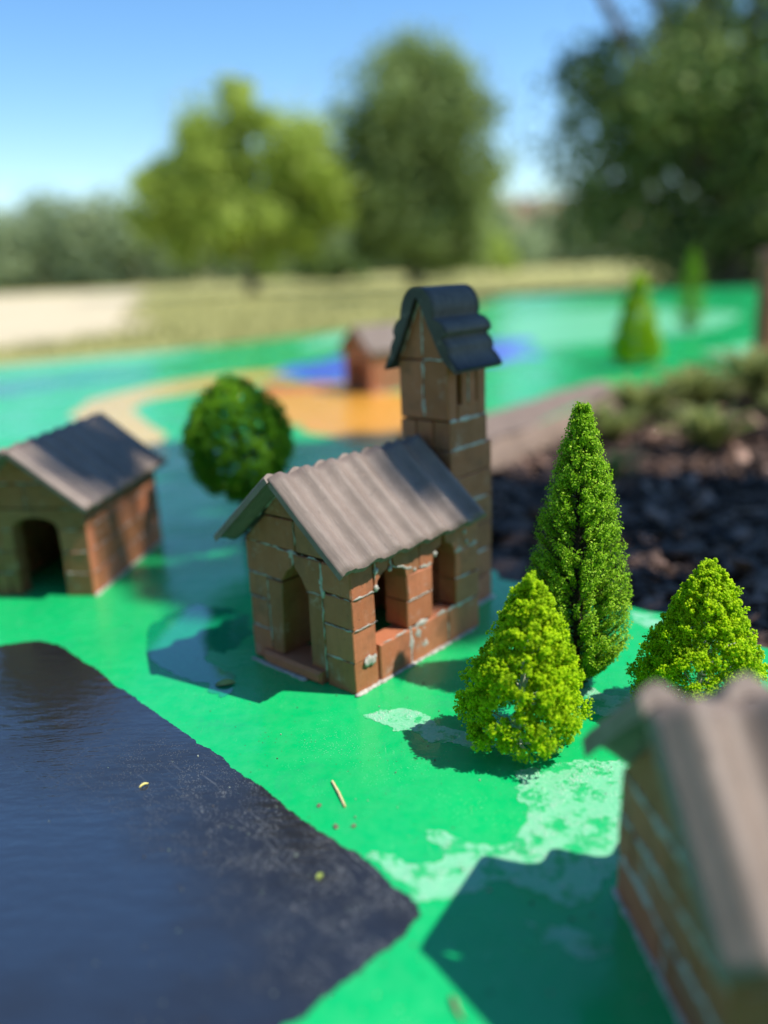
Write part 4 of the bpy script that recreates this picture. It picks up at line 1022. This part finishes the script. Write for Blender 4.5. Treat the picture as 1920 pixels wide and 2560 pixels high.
for i, nw in enumerate(NW):
    rw = random.Random(900 + i); x = -17.5 + i * 3.0 + rw.uniform(-.3, .3); y = 31 + rw.uniform(-1, 1) + max(0, i - 4) * 2.6; x *= (y / 31); h = (3.3 + rw.uniform(-.25, .5)) * (1.0 if i < 5 else 0.72) * y / 31; r_ = 1.9 * y / 31
    tree('bushy_tree', (x, y, gz_), 'bushy tree in the ' + nw, 'tree', [(0, 0, h * 0.58, r_ * 0.8), (-r_ * 0.6, 0, h * 0.45, r_ * 0.7), (r_ * 0.6, 0, h * 0.5, r_ * 0.7), (0, 0, h * 0.25, r_ * 0.75), (r_ * .7, 0, h * .2, r_ * .6), (-r_ * .7, 0, h * .2, r_ * .6)], M_HEDGE, 8000, 0.17, 0.12, 100 + i, group='bushy trees of the far tree line')
tree('bushy_tree', (3.4, 27, gz_), 'pale green bush between the dark tree and the far house', 'tree', [(0, 0, 0.9, 0.7), (-0.6, 0, 0.7, 0.6), (0.5, 0, 0.5, 0.5)], M_TREEL, 2500, 0.13, 0.08, 120)
tree('bushy_tree', (-1.0, 22, gz_), 'low dark bush in the shade between the two nearer trees', 'bush', [(0, 0, 0.35, 0.45), (-0.6, 0, 0.35, 0.4), (0.6, 0, 0.35, 0.4)], M_TREEG, 2500, 0.09, 0.05, 121)

# far house
hs = bpy.data.objects.new('house', None); col.objects.link(hs); hs.location = (7.6, 42, gz_ - 0.35); tag(hs, 'pale house with reddish tiled roof between the far trees', 'house')
def mbox(mb, x0, y0, z0, x1, y1, z1):
    mb.add([(x, y, z) for z in (z0, z1) for x, y in ((x0, y0), (x1, y0), (x1, y1), (x0, y1))], [(3, 2, 1, 0), (4, 5, 6, 7), (0, 1, 5, 4), (1, 2, 6, 5), (2, 3, 7, 6), (3, 0, 4, 7)])
mb = MB(); mbox(mb, -2.6, 0, 0, 4.5, 5, 2.3); mb.build('wall', HWALL, hs, scale=1)
mb = MB(); mb.add([(-3, -0.4, 2.25), (4.9, -0.4, 2.25), (4.9, 5.4, 2.25), (-3, 5.4, 2.25), (-2.4, 2.5, 3.6), (4.3, 2.5, 3.6)], [(0, 1, 5, 4), (2, 3, 4, 5), (1, 2, 5), (3, 0, 4), (3, 2, 1, 0)]); mb.build('roof', HROOF, hs, scale=1)
for x in (-1.6, 0.4, 2.4):
    mb = MB(); mbox(mb, x, -0.06, 0.9, x + 1.0, 0.02, 1.9); wd_ = mb.build('window', PLASTER, hs, scale=1)
    mb = MB(); mbox(mb, x + 0.08, -0.08, 0.98, x + 0.92, -0.05, 1.82); mb.build('pane', GLASS, wd_, scale=1)

# dry grass tufts of the meadow
rs = np.random.RandomState(5); n = 14000
yy = 460 + (1 - rs.uniform(0, 1, n) ** 0.6) * 1500; xx = rs.uniform(-0.55, 0.55, n) * yy
ok = np.array([not in_poly(a_, b_, SLAB) for a_, b_ in zip(xx, yy)]); xx, yy = xx[ok], yy[ok]
n = len(xx); ph = rs.uniform(0, 2 * pi, n); hgt = rs.uniform(3, 8, n); wd = rs.uniform(0.4, 1.0, n)
ln = rs.normal(0, 2.0, (n, 2))
b0 = np.stack([xx - np.cos(ph) * wd, yy - np.sin(ph) * wd, np.full(n, -10.0)], 1); b1 = np.stack([xx + np.cos(ph) * wd, yy + np.sin(ph) * wd, np.full(n, -10.0)], 1)
tp = np.stack([xx + ln[:, 0], yy + ln[:, 1], -10 + hgt], 1)
sandp = [(-900, 380), (-600, 430), (-330, 500), (-210, 560), (-195, 640), (-290, 1000), (-620, 2300), (-1500, 2600), (-6000, 2500)]
okk = np.array([not in_poly(a_, b_, sandp) for a_, b_ in zip(xx, yy)]); b0, b1, tp = b0[okk], b1[okk], tp[okk]; n = len(b0)
V = np.stack([b0, b1, tp], 1).reshape(-1, 3); Fc = np.arange(n * 3).reshape(-1, 3)
o = np_mesh('grass', V, Fc, rs.uniform(0, 1, n), M_DRY); tag(o, 'dry yellowish grass of the meadow beyond the painted ground', 'grass', kind='stuff')

# ------------------------------------------------------------ the tree overhead to the right whose leaves shade the back of the church
def shade(x, y, z, hz_):
    """a point hz_ metres up the sun ray through the ground point x,y (m)"""
    k = (hz_ - z) / to_sun.z
    return (x + to_sun.x * k, y + to_sun.y * k, hz_)

rnd = random.Random(8); CL = []
bx, by = 3.35, 0.55
for gx in np.arange(-0.42, 1.5, 0.15):
    for gy in np.arange(0.0, 0.80, 0.14):
        x = gx + rnd.uniform(-.05, .05); y0 = 0.728 if -0.06 < x < 0.09 else (0.746 if x < 0.2 else 0.80)
        y = y0 + gy + (rnd.uniform(-.05, .05) if gy > 0 else rnd.uniform(0, 0.02))
        p_skip = 0.0 if x < 0.12 else 0.1
        if x < -0.27 and y < 1.0: p_skip = 0.7 if y < 0.81 else 0.05        # sun reaches the left house
        if -0.36 < x < -0.16 and 0.84 < y < 1.06: p_skip = 1.0
        if x > 0.16: p_skip = 0.78
        if x > 0.45: p_skip = 0.85
        if rnd.random() < p_skip: continue
        q = shade(x, y, 0, rnd.uniform(2.6, 3.3))
        CL.append((q[0] - bx, q[1] - by, q[2] + 0.06, rnd.uniform(0.11, 0.15)))
for x, y in ((0.10, 0.13), (0.2, 0.11), (0.3, 0.13), (0.15, 0.03), (0.28, 0.03)):
    q = shade(x, y, 0, 2.8); CL.append((q[0] - bx, q[1] - by, q[2], 0.10))
tree('shade_tree', (bx, by, gz_ + 0.04), 'leafy tree standing off to the right whose shade falls across the rear of the church', 'tree', CL, M_TREEG, 15000, 0.05, 0.09, 200, fork=0.55, soft=0.05)

for (x, y, lb, sd_) in ((-2.6, -3.2, 'added tree out of view behind the camera to the left, blocking sky light', 301), (1.6, -4.2, 'added tree out of view behind the camera to the right, blocking sky light', 302)):  # unseen trees added behind the camera to cut sky fill on the facades
    tree('sky_block_tree', (x, y, gz_), lb, 'tree', [(0, 0, 2.6, 1.5), (-1.2, 0.2, 1.9, 1.2), (1.2, 0, 2.0, 1.2), (0, 0.3, 1.2, 1.2), (-0.9, 0, 0.9, .9), (0.9, 0, 0.8, .9), (0, 0, 3.9, 1.0)], M_TREEG, 16000, 0.10, 0.16, sd_)
